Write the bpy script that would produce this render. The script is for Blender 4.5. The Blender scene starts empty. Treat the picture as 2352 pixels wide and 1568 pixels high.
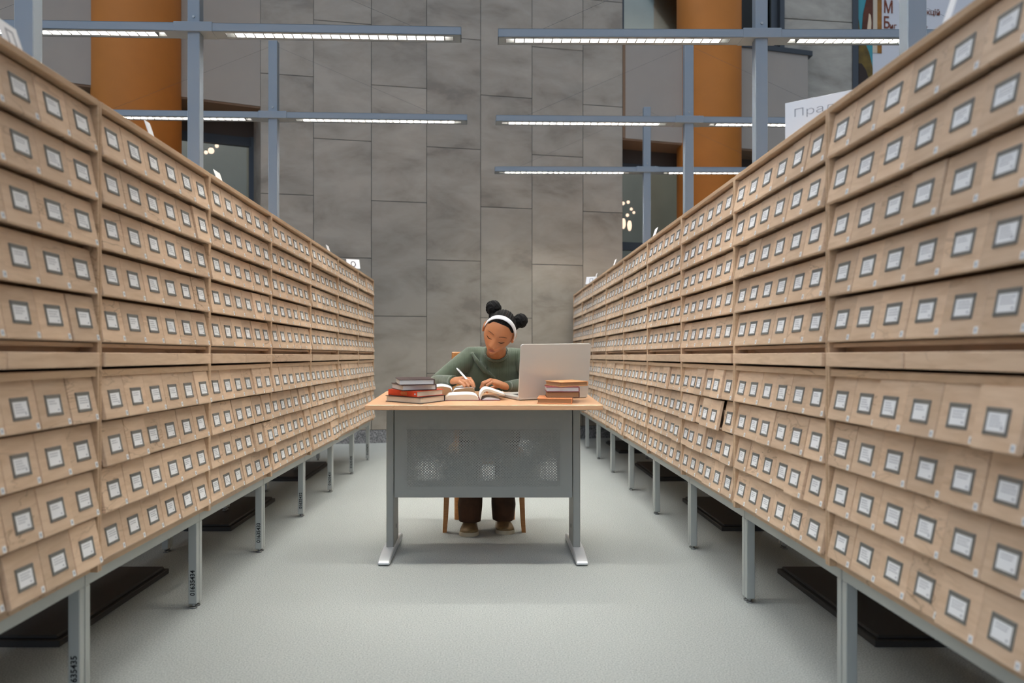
import bpy, bmesh, math, random
from mathutils import Vector, Matrix
random.seed(7)
PI = math.pi
scn = bpy.context.scene
COL = scn.collection
VX, VY, F, H = 1126.0, 817.0, 1829.0, 0.966      # corridor vanishing point, focal length in pixels, camera height


def at(px, py, Y):
    return Vector(((px - VX) / F * Y, Y, H - (py - VY) / F * Y))


def lin(c):
    r = []
    for v in c:
        v /= 255.0
        r.append(v / 12.92 if v <= .04045 else ((v + .055) / 1.055) ** 2.4)
    return (r[0], r[1], r[2], 1.0)


# ------------------------------------------------------------------ materials
def new_mat(name):
    m = bpy.data.materials.new(name)
    m.use_nodes = True
    nt = m.node_tree
    b = nt.nodes['Principled BSDF']
    return m, nt, b


def N(nt, t, **kw):
    n = nt.nodes.new(t)
    for k, v in kw.items():
        setattr(n, k, v)
    return n


def plain(name, rgb, rough=.5, metal=0.0, noise=0.0, nscale=40.0, bump=0.0, bscale=200.0, spec=None):
    m, nt, b = new_mat(name)
    b.inputs['Base Color'].default_value = lin(rgb)
    b.inputs['Roughness'].default_value = rough
    b.inputs['Metallic'].default_value = metal
    if spec is not None:
        b.inputs['Specular IOR Level'].default_value = spec
    tc = N(nt, 'ShaderNodeTexCoord')
    if noise > 0:
        n = N(nt, 'ShaderNodeTexNoise')
        n.inputs['Scale'].default_value = nscale
        n.inputs['Detail'].default_value = 4
        nt.links.new(tc.outputs['Object'], n.inputs['Vector'])
        hs = N(nt, 'ShaderNodeHueSaturation')
        mr = N(nt, 'ShaderNodeMapRange')
        mr.inputs['From Min'].default_value = .3
        mr.inputs['From Max'].default_value = .7
        mr.inputs['To Min'].default_value = 1 - noise
        mr.inputs['To Max'].default_value = 1 + noise
        nt.links.new(n.outputs['Fac'], mr.inputs['Value'])
        nt.links.new(mr.outputs['Result'], hs.inputs['Value'])
        hs.inputs['Color'].default_value = lin(rgb)
        nt.links.new(hs.outputs['Color'], b.inputs['Base Color'])
    if bump > 0:
        n2 = N(nt, 'ShaderNodeTexNoise')
        n2.inputs['Scale'].default_value = bscale
        n2.inputs['Detail'].default_value = 3
        nt.links.new(tc.outputs['Object'], n2.inputs['Vector'])
        bp = N(nt, 'ShaderNodeBump')
        bp.inputs['Strength'].default_value = bump
        bp.inputs['Distance'].default_value = .002
        nt.links.new(n2.outputs['Fac'], bp.inputs['Height'])
        nt.links.new(bp.outputs['Normal'], b.inputs['Normal'])
    return m


def wood(name, c1, c2, rough=.42, scale=(3.0, 22.0, 22.0), streak=.50, vary=.15):
    """pale board: long grain along local X, a few darker wavy figure lines, each board its own tone"""
    m, nt, b = new_mat(name)
    tc = N(nt, 'ShaderNodeTexCoord')
    oi = N(nt, 'ShaderNodeObjectInfo')
    add = N(nt, 'ShaderNodeVectorMath', operation='ADD')
    mul = N(nt, 'ShaderNodeVectorMath', operation='SCALE')
    mul.inputs['Scale'].default_value = 37.0
    cmb = N(nt, 'ShaderNodeCombineXYZ')
    for k in 'XYZ':
        nt.links.new(oi.outputs['Random'], cmb.inputs[k])
    nt.links.new(cmb.outputs['Vector'], mul.inputs[0])
    nt.links.new(tc.outputs['Object'], add.inputs[0])
    nt.links.new(mul.outputs['Vector'], add.inputs[1])
    mp = N(nt, 'ShaderNodeMapping')
    mp.inputs['Scale'].default_value = scale
    nt.links.new(add.outputs['Vector'], mp.inputs['Vector'])
    n1 = N(nt, 'ShaderNodeTexNoise')
    n1.inputs['Scale'].default_value = 3.0
    n1.inputs['Detail'].default_value = 6
    n1.inputs['Distortion'].default_value = .6
    nt.links.new(mp.outputs['Vector'], n1.inputs['Vector'])
    cr = N(nt, 'ShaderNodeValToRGB')
    cr.color_ramp.elements[0].position = .30
    cr.color_ramp.elements[0].color = lin(c2)
    cr.color_ramp.elements[1].position = .62
    cr.color_ramp.elements[1].color = lin(c1)
    nt.links.new(n1.outputs['Fac'], cr.inputs['Fac'])
    # figure lines
    mp2 = N(nt, 'ShaderNodeMapping')
    mp2.inputs['Scale'].default_value = (2.2, 9.0, 9.0)
    mp2.inputs['Rotation'].default_value = (0, .18, 0)
    nt.links.new(add.outputs['Vector'], mp2.inputs['Vector'])
    n2 = N(nt, 'ShaderNodeTexNoise')
    n2.inputs['Scale'].default_value = 1.6
    n2.inputs['Detail'].default_value = 3
    n2.inputs['Distortion'].default_value = 1.0
    nt.links.new(mp2.outputs['Vector'], n2.inputs['Vector'])
    cr2 = N(nt, 'ShaderNodeValToRGB')
    e = cr2.color_ramp.elements
    e[0].position = .485
    e[0].color = (1, 1, 1, 1)
    e[1].position = .515
    e[1].color = (1, 1, 1, 1)
    k = e.new(.50)
    k.color = (streak, streak * .88, streak * .76, 1)
    nt.links.new(n2.outputs['Fac'], cr2.inputs['Fac'])
    # the lines only appear on part of the boards
    n3 = N(nt, 'ShaderNodeTexNoise')
    n3.inputs['Scale'].default_value = 2.4
    nt.links.new(add.outputs['Vector'], n3.inputs['Vector'])
    mr3 = N(nt, 'ShaderNodeMapRange')
    mr3.inputs['From Min'].default_value = .5
    mr3.inputs['From Max'].default_value = .68
    mr3.inputs['To Max'].default_value = .9
    nt.links.new(n3.outputs['Fac'], mr3.inputs['Value'])
    mx = N(nt, 'ShaderNodeMix', data_type='RGBA', blend_type='MULTIPLY')
    nt.links.new(mr3.outputs['Result'], mx.inputs['Factor'])
    nt.links.new(cr.outputs['Color'], mx.inputs[6])
    nt.links.new(cr2.outputs['Color'], mx.inputs[7])
    hs = N(nt, 'ShaderNodeHueSaturation')
    mr = N(nt, 'ShaderNodeMapRange')
    mr.inputs['To Min'].default_value = 1 - vary
    mr.inputs['To Max'].default_value = 1 + vary * .6
    nt.links.new(oi.outputs['Random'], mr.inputs['Value'])
    nt.links.new(mr.outputs['Result'], hs.inputs['Value'])
    nt.links.new(mx.outputs[2], hs.inputs['Color'])
    nt.links.new(hs.outputs['Color'], b.inputs['Base Color'])
    b.inputs['Roughness'].default_value = rough
    return m


def glow(name, rgb, strength):
    m, nt, b = new_mat(name)
    b.inputs['Base Color'].default_value = lin(rgb)
    b.inputs['Emission Color'].default_value = lin(rgb)
    b.inputs['Emission Strength'].default_value = strength
    return m


def stone_mat(name, a, c, b2):
    m, nt, b = new_mat(name)
    tc = N(nt, 'ShaderNodeTexCoord')
    geo = N(nt, 'ShaderNodeNewGeometry')
    sc = N(nt, 'ShaderNodeVectorMath', operation='SCALE')
    cm = N(nt, 'ShaderNodeCombineXYZ')
    for k in 'XYZ':
        nt.links.new(geo.outputs['Random Per Island'], cm.inputs[k])
    sc.inputs['Scale'].default_value = 23
    nt.links.new(cm.outputs[0], sc.inputs[0])
    ad = N(nt, 'ShaderNodeVectorMath', operation='ADD')
    nt.links.new(tc.outputs['Object'], ad.inputs[0])
    nt.links.new(sc.outputs[0], ad.inputs[1])
    mp = N(nt, 'ShaderNodeMapping')
    mp.inputs['Rotation'].default_value = (0, .5, 0)
    mp.inputs['Scale'].default_value = (1.0, 1.0, 2.1)
    nt.links.new(ad.outputs[0], mp.inputs['Vector'])
    n1 = N(nt, 'ShaderNodeTexNoise')
    n1.inputs['Scale'].default_value = 1.5
    n1.inputs['Detail'].default_value = 7
    n1.inputs['Roughness'].default_value = .6
    n1.inputs['Distortion'].default_value = .35
    nt.links.new(mp.outputs[0], n1.inputs['Vector'])
    cr = N(nt, 'ShaderNodeValToRGB')
    e = cr.color_ramp.elements
    e[0].position = .33
    e[0].color = lin(a)
    e[1].position = .63
    e[1].color = lin(c)
    k = e.new(.45)
    k.color = lin(b2)
    nt.links.new(n1.outputs['Fac'], cr.inputs['Fac'])
    hs = N(nt, 'ShaderNodeHueSaturation')
    mr = N(nt, 'ShaderNodeMapRange')
    mr.inputs['To Min'].default_value = .93
    mr.inputs['To Max'].default_value = 1.06
    nt.links.new(geo.outputs['Random Per Island'], mr.inputs['Value'])
    nt.links.new(mr.outputs[0], hs.inputs['Value'])
    nt.links.new(cr.outputs[0], hs.inputs['Color'])
    nt.links.new(hs.outputs[0], b.inputs['Base Color'])
    b.inputs['Roughness'].default_value = .55
    return m


def speckle(name, cols, scale, rough=.6):
    m, nt, b = new_mat(name)
    tc = N(nt, 'ShaderNodeTexCoord')
    v = N(nt, 'ShaderNodeTexNoise')
    v.inputs['Scale'].default_value = scale
    v.inputs['Detail'].default_value = 5
    nt.links.new(tc.outputs['Object'], v.inputs['Vector'])
    cr = N(nt, 'ShaderNodeValToRGB')
    cr.color_ramp.elements[0].position = .36
    cr.color_ramp.elements[0].color = lin(cols[0])
    cr.color_ramp.elements[1].position = .64
    cr.color_ramp.elements[1].color = lin(cols[1])
    nt.links.new(v.outputs['Fac'], cr.inputs['Fac'])
    nt.links.new(cr.outputs[0], b.inputs['Base Color'])
    b.inputs['Roughness'].default_value = rough
    return m


def carpet_mat():
    m, nt, b = new_mat('carpet')
    tc = N(nt, 'ShaderNodeTexCoord')
    n1 = N(nt, 'ShaderNodeTexNoise')
    n1.inputs['Scale'].default_value = 190
    n1.inputs['Detail'].default_value = 4
    n1.inputs['Roughness'].default_value = .7
    nt.links.new(tc.outputs['Object'], n1.inputs['Vector'])
    cr = N(nt, 'ShaderNodeValToRGB')
    cr.color_ramp.elements[0].position = .34
    cr.color_ramp.elements[0].color = lin((136, 141, 138))
    cr.color_ramp.elements[1].position = .66
    cr.color_ramp.elements[1].color = lin((186, 191, 188))
    nt.links.new(n1.outputs['Fac'], cr.inputs['Fac'])
    n2 = N(nt, 'ShaderNodeTexNoise')
    n2.inputs['Scale'].default_value = 1.3
    nt.links.new(tc.outputs['Object'], n2.inputs['Vector'])
    hs = N(nt, 'ShaderNodeHueSaturation')
    mr = N(nt, 'ShaderNodeMapRange')
    mr.inputs['To Min'].default_value = .94
    mr.inputs['To Max'].default_value = 1.06
    nt.links.new(n2.outputs['Fac'], mr.inputs['Value'])
    nt.links.new(mr.outputs[0], hs.inputs['Value'])
    nt.links.new(cr.outputs[0], hs.inputs['Color'])
    nt.links.new(hs.outputs[0], b.inputs['Base Color'])
    b.inputs['Roughness'].default_value = .95
    b.inputs['Specular IOR Level'].default_value = .1
    bp = N(nt, 'ShaderNodeBump')
    bp.inputs['Strength'].default_value = .3
    bp.inputs['Distance'].default_value = .004
    nt.links.new(n1.outputs['Fac'], bp.inputs['Height'])
    nt.links.new(bp.outputs[0], b.inputs['Normal'])
    return m


def knit_mat(rgb):
    m, nt, b = new_mat('ribbed_knit')
    tc = N(nt, 'ShaderNodeTexCoord')
    w = N(nt, 'ShaderNodeTexWave')
    w.bands_direction = 'X'
    w.inputs['Scale'].default_value = 62
    w.inputs['Distortion'].default_value = .6
    w.inputs['Detail'].default_value = 1
    nt.links.new(tc.outputs['Object'], w.inputs['Vector'])
    bp = N(nt, 'ShaderNodeBump')
    bp.inputs['Strength'].default_value = .45
    bp.inputs['Distance'].default_value = .003
    nt.links.new(w.outputs['Fac'], bp.inputs['Height'])
    n = N(nt, 'ShaderNodeTexNoise')
    n.inputs['Scale'].default_value = 9
    nt.links.new(tc.outputs['Object'], n.inputs['Vector'])
    bp2 = N(nt, 'ShaderNodeBump')
    bp2.inputs['Strength'].default_value = .35
    bp2.inputs['Distance'].default_value = .02
    nt.links.new(n.outputs['Fac'], bp2.inputs['Height'])
    nt.links.new(bp.outputs[0], bp2.inputs['Normal'])
    nt.links.new(bp2.outputs[0], b.inputs['Normal'])
    b.inputs['Base Color'].default_value = lin(rgb)
    b.inputs['Roughness'].default_value = .85
    b.inputs['Sheen Weight'].default_value = .25
    return m


def glass_mat():
    m, nt, b = new_mat('window_glass')
    nt.nodes.remove(b)
    out = nt.nodes['Material Output']
    g = N(nt, 'ShaderNodeBsdfGlossy')
    g.inputs['Roughness'].default_value = .04
    g.inputs['Color'].default_value = (.8, .85, .85, 1)
    t = N(nt, 'ShaderNodeBsdfTransparent')
    t.inputs['Color'].default_value = (.80, .84, .82, 1)
    mx = N(nt, 'ShaderNodeMixShader')
    lw = N(nt, 'ShaderNodeFresnel')
    lw.inputs['IOR'].default_value = 1.7
    nt.links.new(lw.outputs[0], mx.inputs[0])
    nt.links.new(t.outputs[0], mx.inputs[1])
    nt.links.new(g.outputs[0], mx.inputs[2])
    nt.links.new(mx.outputs[0], out.inputs['Surface'])
    return m


M = {}
M['drawer'] = wood('maple_drawer', (227, 198, 168), (213, 182, 150))
M['carcass'] = wood('maple_carcass', (210, 178, 145), (196, 164, 130), vary=.05)
M['desk_top'] = wood('beech_desk', (226, 178, 136), (212, 162, 120), rough=.28, scale=(3, 40, 40), streak=.85, vary=.02)
M['chair'] = wood('orange_beech', (186, 126, 66), (168, 110, 52), rough=.35, streak=.8, vary=.02)
M['holder'] = plain('label_holder_steel', (132, 132, 128), .4, .35)
M['card'] = plain('card_paper', (244, 245, 245), .7)
M['ink'] = plain('printed_ink', (150, 152, 158), .8)
M['black_ink'] = plain('black_ink', (22, 22, 24), .7)
M['stand'] = plain('stand_steel', (178, 182, 178), .4, .2)
M['foot'] = plain('foot_zinc', (150, 152, 150), .3, .8)
M['post'] = plain('painted_steel', (126, 137, 147), .45)
M['reflector'] = plain('louvre_aluminium', (74, 74, 72), .5)
M['blade'] = plain('louvre_blade', (38, 38, 38), .5)
M['lamp'] = glow('lamp_diffuser', (255, 250, 241), 222.0)
M['stone'] = stone_mat('grey_stone', (126, 117, 105), (160, 151, 138), (146, 137, 124))
M['joint'] = plain('joint_dark', (62, 61, 60), .9)
M['concrete'] = stone_mat('raw_concrete', (128, 122, 112), (170, 164, 152), (150, 144, 133))
M['granite'] = speckle('granite', ((78, 78, 80), (150, 150, 150)), 70)
M['plaster'] = plain('grey_plaster', (156, 148, 139), .9, noise=.03, nscale=3)
M['soffit'] = plain('brown_soffit', (126, 100, 78), .8)
M['column'] = plain('ochre_paint', (166, 98, 24), .75, noise=.05, nscale=4)
M['frame'] = plain('dark_window_frame', (66, 72, 78), .5, .3)
M['darkframe'] = plain('brown_window_frame', (70, 62, 56), .6)
M['foyer'] = plain('foyer_wall', (196, 194, 184), .85, noise=.12, nscale=1.6)
M['glass'] = glass_mat()
M['carpet'] = carpet_mat()
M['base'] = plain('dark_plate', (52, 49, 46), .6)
M['steel_desk'] = plain('desk_grey_paint', (146, 149, 145), .45)
M['desk_foot'] = plain('desk_foot_silver', (196, 200, 202), .38, .25)
M['black'] = plain('black_plastic', (20, 20, 21), .5)
M['skin'] = plain('skin', (182, 120, 80), .42, noise=.05, nscale=30)
M['lip'] = plain('lip', (152, 94, 70), .4)
M['brow'] = plain('brow_hair', (104, 68, 46), .8)
M['hair'] = plain('black_hair', (13, 11, 10), .8, noise=.3, nscale=60, bump=.8, bscale=260, spec=.25)
M['parting'] = plain('scalp', (190, 140, 104), .6)
M['band'] = plain('white_headband', (236, 236, 238), .7, bump=.3, bscale=300)
M['knit'] = knit_mat((74, 86, 68))
M['trouser'] = plain('brown_corduroy', (64, 40, 22), .85, noise=.55, nscale=9, bump=.4, bscale=90)
M['shoe'] = plain('gold_leather', (128, 108, 76), .35, .35, noise=.2, nscale=40)
M['sole'] = plain('cream_rubber', (186, 176, 152), .6)
M['pen'] = plain('white_plastic', (238, 238, 240), .3)
M['alu'] = plain('laptop_aluminium', (206, 202, 194), .38, .35)
M['key'] = plain('black_key', (30, 32, 36), .5)
M['sign'] = plain('sign_card', (240, 240, 240), .5)
M['gold'] = plain('gold_print', (206, 160, 92), .5)
M['emblem'] = plain('pale_blue_print', (170, 190, 215), .5)
M['bulb'] = glow('bulb', (255, 214, 190), 2.2)

# page block with fine leaf lines


def page_mat(name, c1, c2):
    m, nt, b = new_mat(name)
    tc = N(nt, 'ShaderNodeTexCoord')
    w = N(nt, 'ShaderNodeTexWave')
    w.bands_direction = 'Z'
    w.inputs['Scale'].default_value = 240
    w.inputs['Distortion'].default_value = 1.5
    w.inputs['Detail'].default_value = 2
    nt.links.new(tc.outputs['Object'], w.inputs['Vector'])
    cr = N(nt, 'ShaderNodeValToRGB')
    cr.color_ramp.elements[0].color = lin(c2)
    cr.color_ramp.elements[1].color = lin(c1)
    nt.links.new(w.outputs['Fac'], cr.inputs['Fac'])
    nt.links.new(cr.outputs[0], b.inputs['Base Color'])
    b.inputs['Roughness'].default_value = .85
    return m


M['page_white'] = page_mat('page_white', (232, 231, 228), (212, 212, 210))
M['page_cream'] = page_mat('page_cream', (222, 210, 190), (200, 187, 166))
M['page_tan'] = page_mat('page_tan', (176, 140, 102), (150, 114, 80))
M['leaf'] = plain('page_face', (242, 241, 238), .8)


# ------------------------------------------------------------------ geometry helpers
class G:
    """collects shapes into one mesh"""

    def __init__(s):
        s.bm = bmesh.new()
        s.smooth = False

    def box(s, x0, x1, y0, y1, z0, z1, bev=0.0, mi=0, rot=None, org=None, seg=1):
        r = bmesh.ops.create_cube(s.bm, size=1.0)
        vs = r['verts']
        for v in vs:
            v.co = Vector(((x0 + x1) / 2 + v.co.x * (x1 - x0), (y0 + y1) / 2 + v.co.y * (y1 - y0), (z0 + z1) / 2 + v.co.z * (z1 - z0)))
        fs = set(f for v in vs for f in v.link_faces)
        if bev > 0:
            es = list(set(e for v in vs for e in v.link_edges))
            rr = bmesh.ops.bevel(s.bm, geom=es, offset=bev, segments=seg, affect='EDGES', profile=.5)
            fs = set(f for f in rr['faces'])
            vs = list(set(v for f in fs for v in f.verts))
            fs = set(f for v in vs for f in v.link_faces)
        for f in fs:
            f.material_index = mi
        if rot is not None:
            o = Vector(org) if org is not None else Vector((0, 0, 0))
            for v in vs:
                v.co = o + rot @ (v.co - o)
        return s

    def poly(s, pts, mi=0):
        f = s.bm.faces.new([s.bm.verts.new(p) for p in pts])
        f.material_index = mi
        return s

    def prism(s, prof, axis, a0, a1, mi=0, bev=0.0):
        """prof: 2-D outline; axis: 'x','y','z' = the extrusion axis from a0 to a1"""
        def mk(p, a):
            if axis == 'x':
                return Vector((a, p[0], p[1]))
            if axis == 'y':
                return Vector((p[0], a, p[1]))
            return Vector((p[0], p[1], a))
        A = [s.bm.verts.new(mk(p, a0)) for p in prof]
        B = [s.bm.verts.new(mk(p, a1)) for p in prof]
        n = len(prof)
        fs = [s.bm.faces.new(A), s.bm.faces.new(B[::-1])]
        for i in range(n):
            fs.append(s.bm.faces.new([A[i], B[i], B[(i + 1) % n], A[(i + 1) % n]]))
        for f in fs:
            f.material_index = mi
        bmesh.ops.recalc_face_normals(s.bm, faces=fs)
        if bev > 0:
            es = list(set(e for f in fs for e in f.edges))
            bmesh.ops.bevel(s.bm, geom=es, offset=bev, segments=1, affect='EDGES', profile=.5)
        return s

    def tube(s, pts, rad, n=12, mi=0, up=None, smooth=True):
        """pts: centres; rad: floats or (ru, rv)"""
        pts = [Vector(p) for p in pts]
        rings = []
        prevU = Vector(up) if up is not None else None
        for i, p in enumerate(pts):
            t = (pts[min(i + 1, len(pts) - 1)] - pts[max(i - 1, 0)]).normalized()
            if prevU is None:
                prevU = t.orthogonal()
            U = (prevU - t * prevU.dot(t))
            if U.length < 1e-6:
                U = t.orthogonal()
            U.normalize()
            prevU = U
            V = t.cross(U)
            r = rad[i] if isinstance(rad, (list, tuple)) else rad
            ru, rv = r if isinstance(r, (list, tuple)) else (r, r)
            rings.append([s.bm.verts.new(p + U * math.cos(a) * ru + V * math.sin(a) * rv) for a in [2 * PI * k / n for k in range(n)]])
        fs = []
        for i in range(len(rings) - 1):
            for k in range(n):
                fs.append(s.bm.faces.new([rings[i][k], rings[i][(k + 1) % n], rings[i + 1][(k + 1) % n], rings[i + 1][k]]))
        for f in fs:
            f.smooth = smooth
        fs.append(s.bm.faces.new(rings[0][::-1]))
        fs.append(s.bm.faces.new(rings[-1]))
        for f in fs:
            f.material_index = mi
        return s

    def ball(s, c, r, mi=0, n=16, mat=None):
        rr = bmesh.ops.create_uvsphere(s.bm, u_segments=n, v_segments=max(6, n // 2), radius=1.0)
        c = Vector(c)
        r = r if isinstance(r, (tuple, list)) else (r, r, r)
        for v in rr['verts']:
            q = Vector((v.co.x * r[0], v.co.y * r[1], v.co.z * r[2]))
            if mat is not None:
                q = mat @ q
            v.co = q + c
        for f in set(f for v in rr['verts'] for f in v.link_faces):
            f.smooth = True
            f.material_index = mi
        return s

    def shift(s, d):
        d = Vector(d)
        for v in s.bm.verts:
            v.co += d
        return s

    def mesh(s, name, mats):
        me = bpy.data.meshes.new(name)
        s.bm.to_mesh(me)
        s.bm.free()
        for m in (mats if isinstance(mats, (list, tuple)) else [mats]):
            me.materials.append(m)
        return me

    def build(s, name, mats, parent=None, loc=None):
        o = bpy.data.objects.new(name, s.mesh(name, mats))
        COL.objects.link(o)
        if parent is not None:
            o.parent = parent
        if loc is not None:
            o.location = loc
        return o


def link(name, me, parent=None, loc=(0, 0, 0), rot=None):
    o = bpy.data.objects.new(name, me)
    COL.objects.link(o)
    o.parent = parent
    o.location = loc
    if rot is not None:
        o.rotation_euler = rot
    return o


def tag(o, label=None, cat=None, group=None, kind=None):
    if label:
        o['label'] = label
    if cat:
        o['category'] = cat
    if group:
        o['group'] = group
    if kind:
        o['kind'] = kind
    return o


def thing(name, loc, label, cat, group=None, rotz=0.0, mat3=None):
    o = bpy.data.objects.new(name, None)
    o.empty_display_size = .1
    COL.objects.link(o)
    o.location = loc
    o.rotation_euler = mat3.to_euler() if mat3 is not None else (0, 0, rotz)
    return tag(o, label, cat, group)


def text_mesh(body, size, mat, extrude=.0004, bold=0.0):
    c = bpy.data.curves.new('lettering', 'FONT')
    c.body = body
    c.size = size
    c.extrude = extrude
    c.offset = bold
    c.resolution_u = 3
    o = bpy.data.objects.new('lettering', c)
    COL.objects.link(o)
    dg = bpy.context.evaluated_depsgraph_get()
    me = bpy.data.meshes.new_from_object(o.evaluated_get(dg))
    bpy.data.objects.remove(o)
    bpy.data.curves.remove(c)
    me.materials.clear()
    me.materials.append(mat)
    return me


def bounds(me):
    xs = [v.co.x for v in me.vertices]
    ys = [v.co.y for v in me.vertices]
    return min(xs), max(xs), min(ys), max(ys)


ORD = ['nearest', 'second', 'third', 'fourth', 'fifth', 'sixth', 'seventh', 'eighth', 'ninth', 'tenth']

# ------------------------------------------------------------------ the hall
g = G()
g.box(-9, 9, -5, 14, -.05, 0)
tag(g.build('floor', M['carpet']), kind='structure')

WT, WY0 = .21, 9.10                     # the stone wall stands askew: depth = 9.10 + 0.21 x


def on_wall(px):
    o = px - VX
    Y = WY0 / (1 - WT * o / F)
    return o / F * Y, Y


# joints of the stone slabs, column by column: left edge, right edge, heights of the joints in the picture
COLS = [(598, 720, (172, 446)), (720, 853, (51, 321, 591)), (853, 980, (199, 463, 726)), (980, 1104, (87, 340, 598, 857)),
        (1104, 1222, (222, 477, 730)), (1222, 1339, (112, 358, 608)), (1339, 1430, (2, 243, 487))]
ZTOP = 6.3
wall_ang = math.atan(WT)
g = G()
for a, b, js in COLS:
    xa, ya = on_wall(a)
    xb, yb = on_wall(b)
    ym = (ya + yb) / 2
    zs = sorted(H - (j - VY) / F * ym for j in js)
    while zs[0] > .15:
        zs.insert(0, zs[0] - 1.275)
    while zs[-1] < ZTOP:
        zs.append(zs[-1] + 1.275)
    zs[0] = .145
    zs = [zs[0]] + [z for z in zs[1:] if z > .3]
    for z0, z1 in zip(zs, zs[1:]):
        z1 = min(z1, ZTOP)
        gx, gz = .003, .0035
        p = [(xa + gx, ya), (xb - gx, yb), (xb - gx - .01 * WT, yb + .03), (xa + gx - .01 * WT, ya + .03)]
        g.prism(p, 'z', z0 + gz, z1 - gz)
wall = g.build('wall_back', M['stone'])
tag(wall, kind='structure')
# the dark bed the slabs hang on
xa, ya = on_wall(598)
xb, yb = on_wall(1430)
g = G()
g.prism([(xa, ya + .008), (xb, yb + .008), (xb, yb + .3), (xa - .09, ya + .30)], 'z', 0, ZTOP)
tag(g.build('wall_backing', M['joint']), kind='structure')
g = G()
g.prism([(xa, ya - .012), (xb, yb - .012), (xb, yb + .02), (xa, ya + .02)], 'z', 0, .142)
tag(g.build('baseboard_back', M['granite']), kind='structure')

# left flank: plaster band above a recessed glazed bay, ochre column let into it
LT = .452
LX0, LY0 = xa, ya


def lf(x):
    return LY0 + LT * (x - LX0)


def slab(name, mat, xl, xr, fn, d0, d1, z0, z1, par=None):
    g = G()
    g.prism([(xl, fn(xl) + d0), (xr, fn(xr) + d0), (xr, fn(xr) + d1), (xl, fn(xl) + d1)], 'z', z0, z1)
    o = g.build(name, mat, par)
    return o


ZL = 3.654
tag(slab('wall_left_flank', M['plaster'], -3.247, LX0 - .001, lf, 0, .62, ZL, ZTOP), kind='structure')
tag(slab('wall_left_outer', M['plaster'], -6.6, -3.858, lf, 0, .62, ZL, ZTOP), kind='structure')
tag(slab('trim_left_soffit', M['soffit'], -6.6, LX0 - .001, lf, .012, .66, ZL - .02, ZL), kind='structure')
tag(slab('trim_left_head', M['darkframe'], -6.6, LX0 + .0, lf, .60, .70, ZL - .21, ZL - .02), kind='structure')
# oblique stone reveal beside the bay
g = G()
g.prism([(LX0 - .001, LY0 + .004), (LX0 - .001, LY0 + .6), (LX0 - .20, LY0 + .52), (LX0 - .16, LY0 + .30)], 'z', 0, ZL - .02)
tag(g.build('wall_left_reveal', M['stone']), kind='structure')


def bay(name, x0, x1, fn, d, z0, z1, posts, rails, backd=1.5, label=''):
    """one glazed bay: frame bars + pane (part)"""
    g = G()
    for x in posts:
        g.prism([(x - .04, fn(x) + d), (x + .04, fn(x) + d), (x + .04, fn(x) + d + .08), (x - .04, fn(x) + d + .08)], 'z', z0, z1)
    for z in rails:
        g.prism([(x0, fn(x0) + d + .005), (x1, fn(x1) + d + .005), (x1, fn(x1) + d + .075), (x0, fn(x0) + d + .075)], 'z', z - .05, z + .05)
    fr = g.build(name, M['frame'])
    tag(fr, kind='structure')
    g = G()
    g.prism([(x0, fn(x0) + d + .035), (x1, fn(x1) + d + .035), (x1, fn(x1) + d + .043), (x0, fn(x0) + d + .043)], 'z', z0, z1)
    g.build('pane', M['glass'], fr)
    return fr


bay('window_1', -6.6, LX0 - .17, lf, .58, 0, ZL - .2, (-6.5, -4.9, -3.9, LX0 - .23), (.06, ZL - .26))
tag(slab('wall_left_foyer', M['foyer'], -7.6, LX0 + 1.2, lf, 2.0, 2.1, 0, ZTOP), kind='structure')

# right flank
RT = .30
RX0, RY0 = xb, yb


def rf(x):
    return RY0 + RT * (x - RX0)


ZR, ZR2 = 3.546, 4.80
tag(slab('wall_right_flank', M['plaster'], RX0 + .035, 2.34, rf, 0, .45, ZR, ZR2), kind='structure')
tag(slab('trim_1', M['soffit'], RX0 + .001, RX0 + .034, rf, -.004, .3, ZR, ZR2), kind='structure')
tag(slab('wall_right_outer', M['plaster'], 3.06, 4.06, rf, 0, .45, ZR, ZR2), kind='structure')
tag(slab('trim_2', M['frame'], 3.06, 4.12, rf, -.02, .40, ZR2, ZR2 + .06), kind='structure')
tag(slab('trim_right_soffit', M['soffit'], RX0 + .001, 4.06, rf, .012, .45, ZR - .02, ZR), kind='structure')
tag(slab('trim_right_head', M['darkframe'], RX0, 4.06, rf, .42, .52, ZR - .19, ZR - .02), kind='structure')
bay('window_2', RX0, 4.06, rf, .42, 0, ZR - .18, (RX0 + .03, 4.0), (.06, 2.33, ZR - .21))
bay('window_3', RX0, 3.78, rf, .30, ZR2 + .02, ZTOP, (RX0 + .03, 3.70), (ZR2 + .05, ZTOP - .05))
tag(slab('wall_right_foyer', M['foyer'], RX0 - .6, 4.6, rf, 2.2, 2.3, 0, ZTOP), kind='structure')


def cw(x):
    return 10.30 + .14 * (x - 3.8)


g = G()
for x0, x1, zs in ((3.80, 4.74, (0, 1.6, 3.55, 5.33, ZTOP)),):
    for z0, z1 in zip(zs, zs[1:]):
        g.prism([(x0, cw(x0)), (x1, cw(x1)), (x1, cw(x1) + .3), (x0, cw(x0) + .3)], 'z', z0 + .006, z1 - .006)
tag(g.build('wall_right_concrete', M['concrete']), kind='structure')
tag(slab('trim_3', M['frame'], 3.74, 3.80, cw, -.02, .30, 0, ZTOP), kind='structure')
tag(slab('trim_4', M['frame'], 4.74, 4.82, cw, -.02, .30, 0, ZTOP), kind='structure')
tag(slab('wall_right_far', M['plaster'], 4.82, 9, cw, .06, .30, 0, ZTOP), kind='structure')

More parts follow.
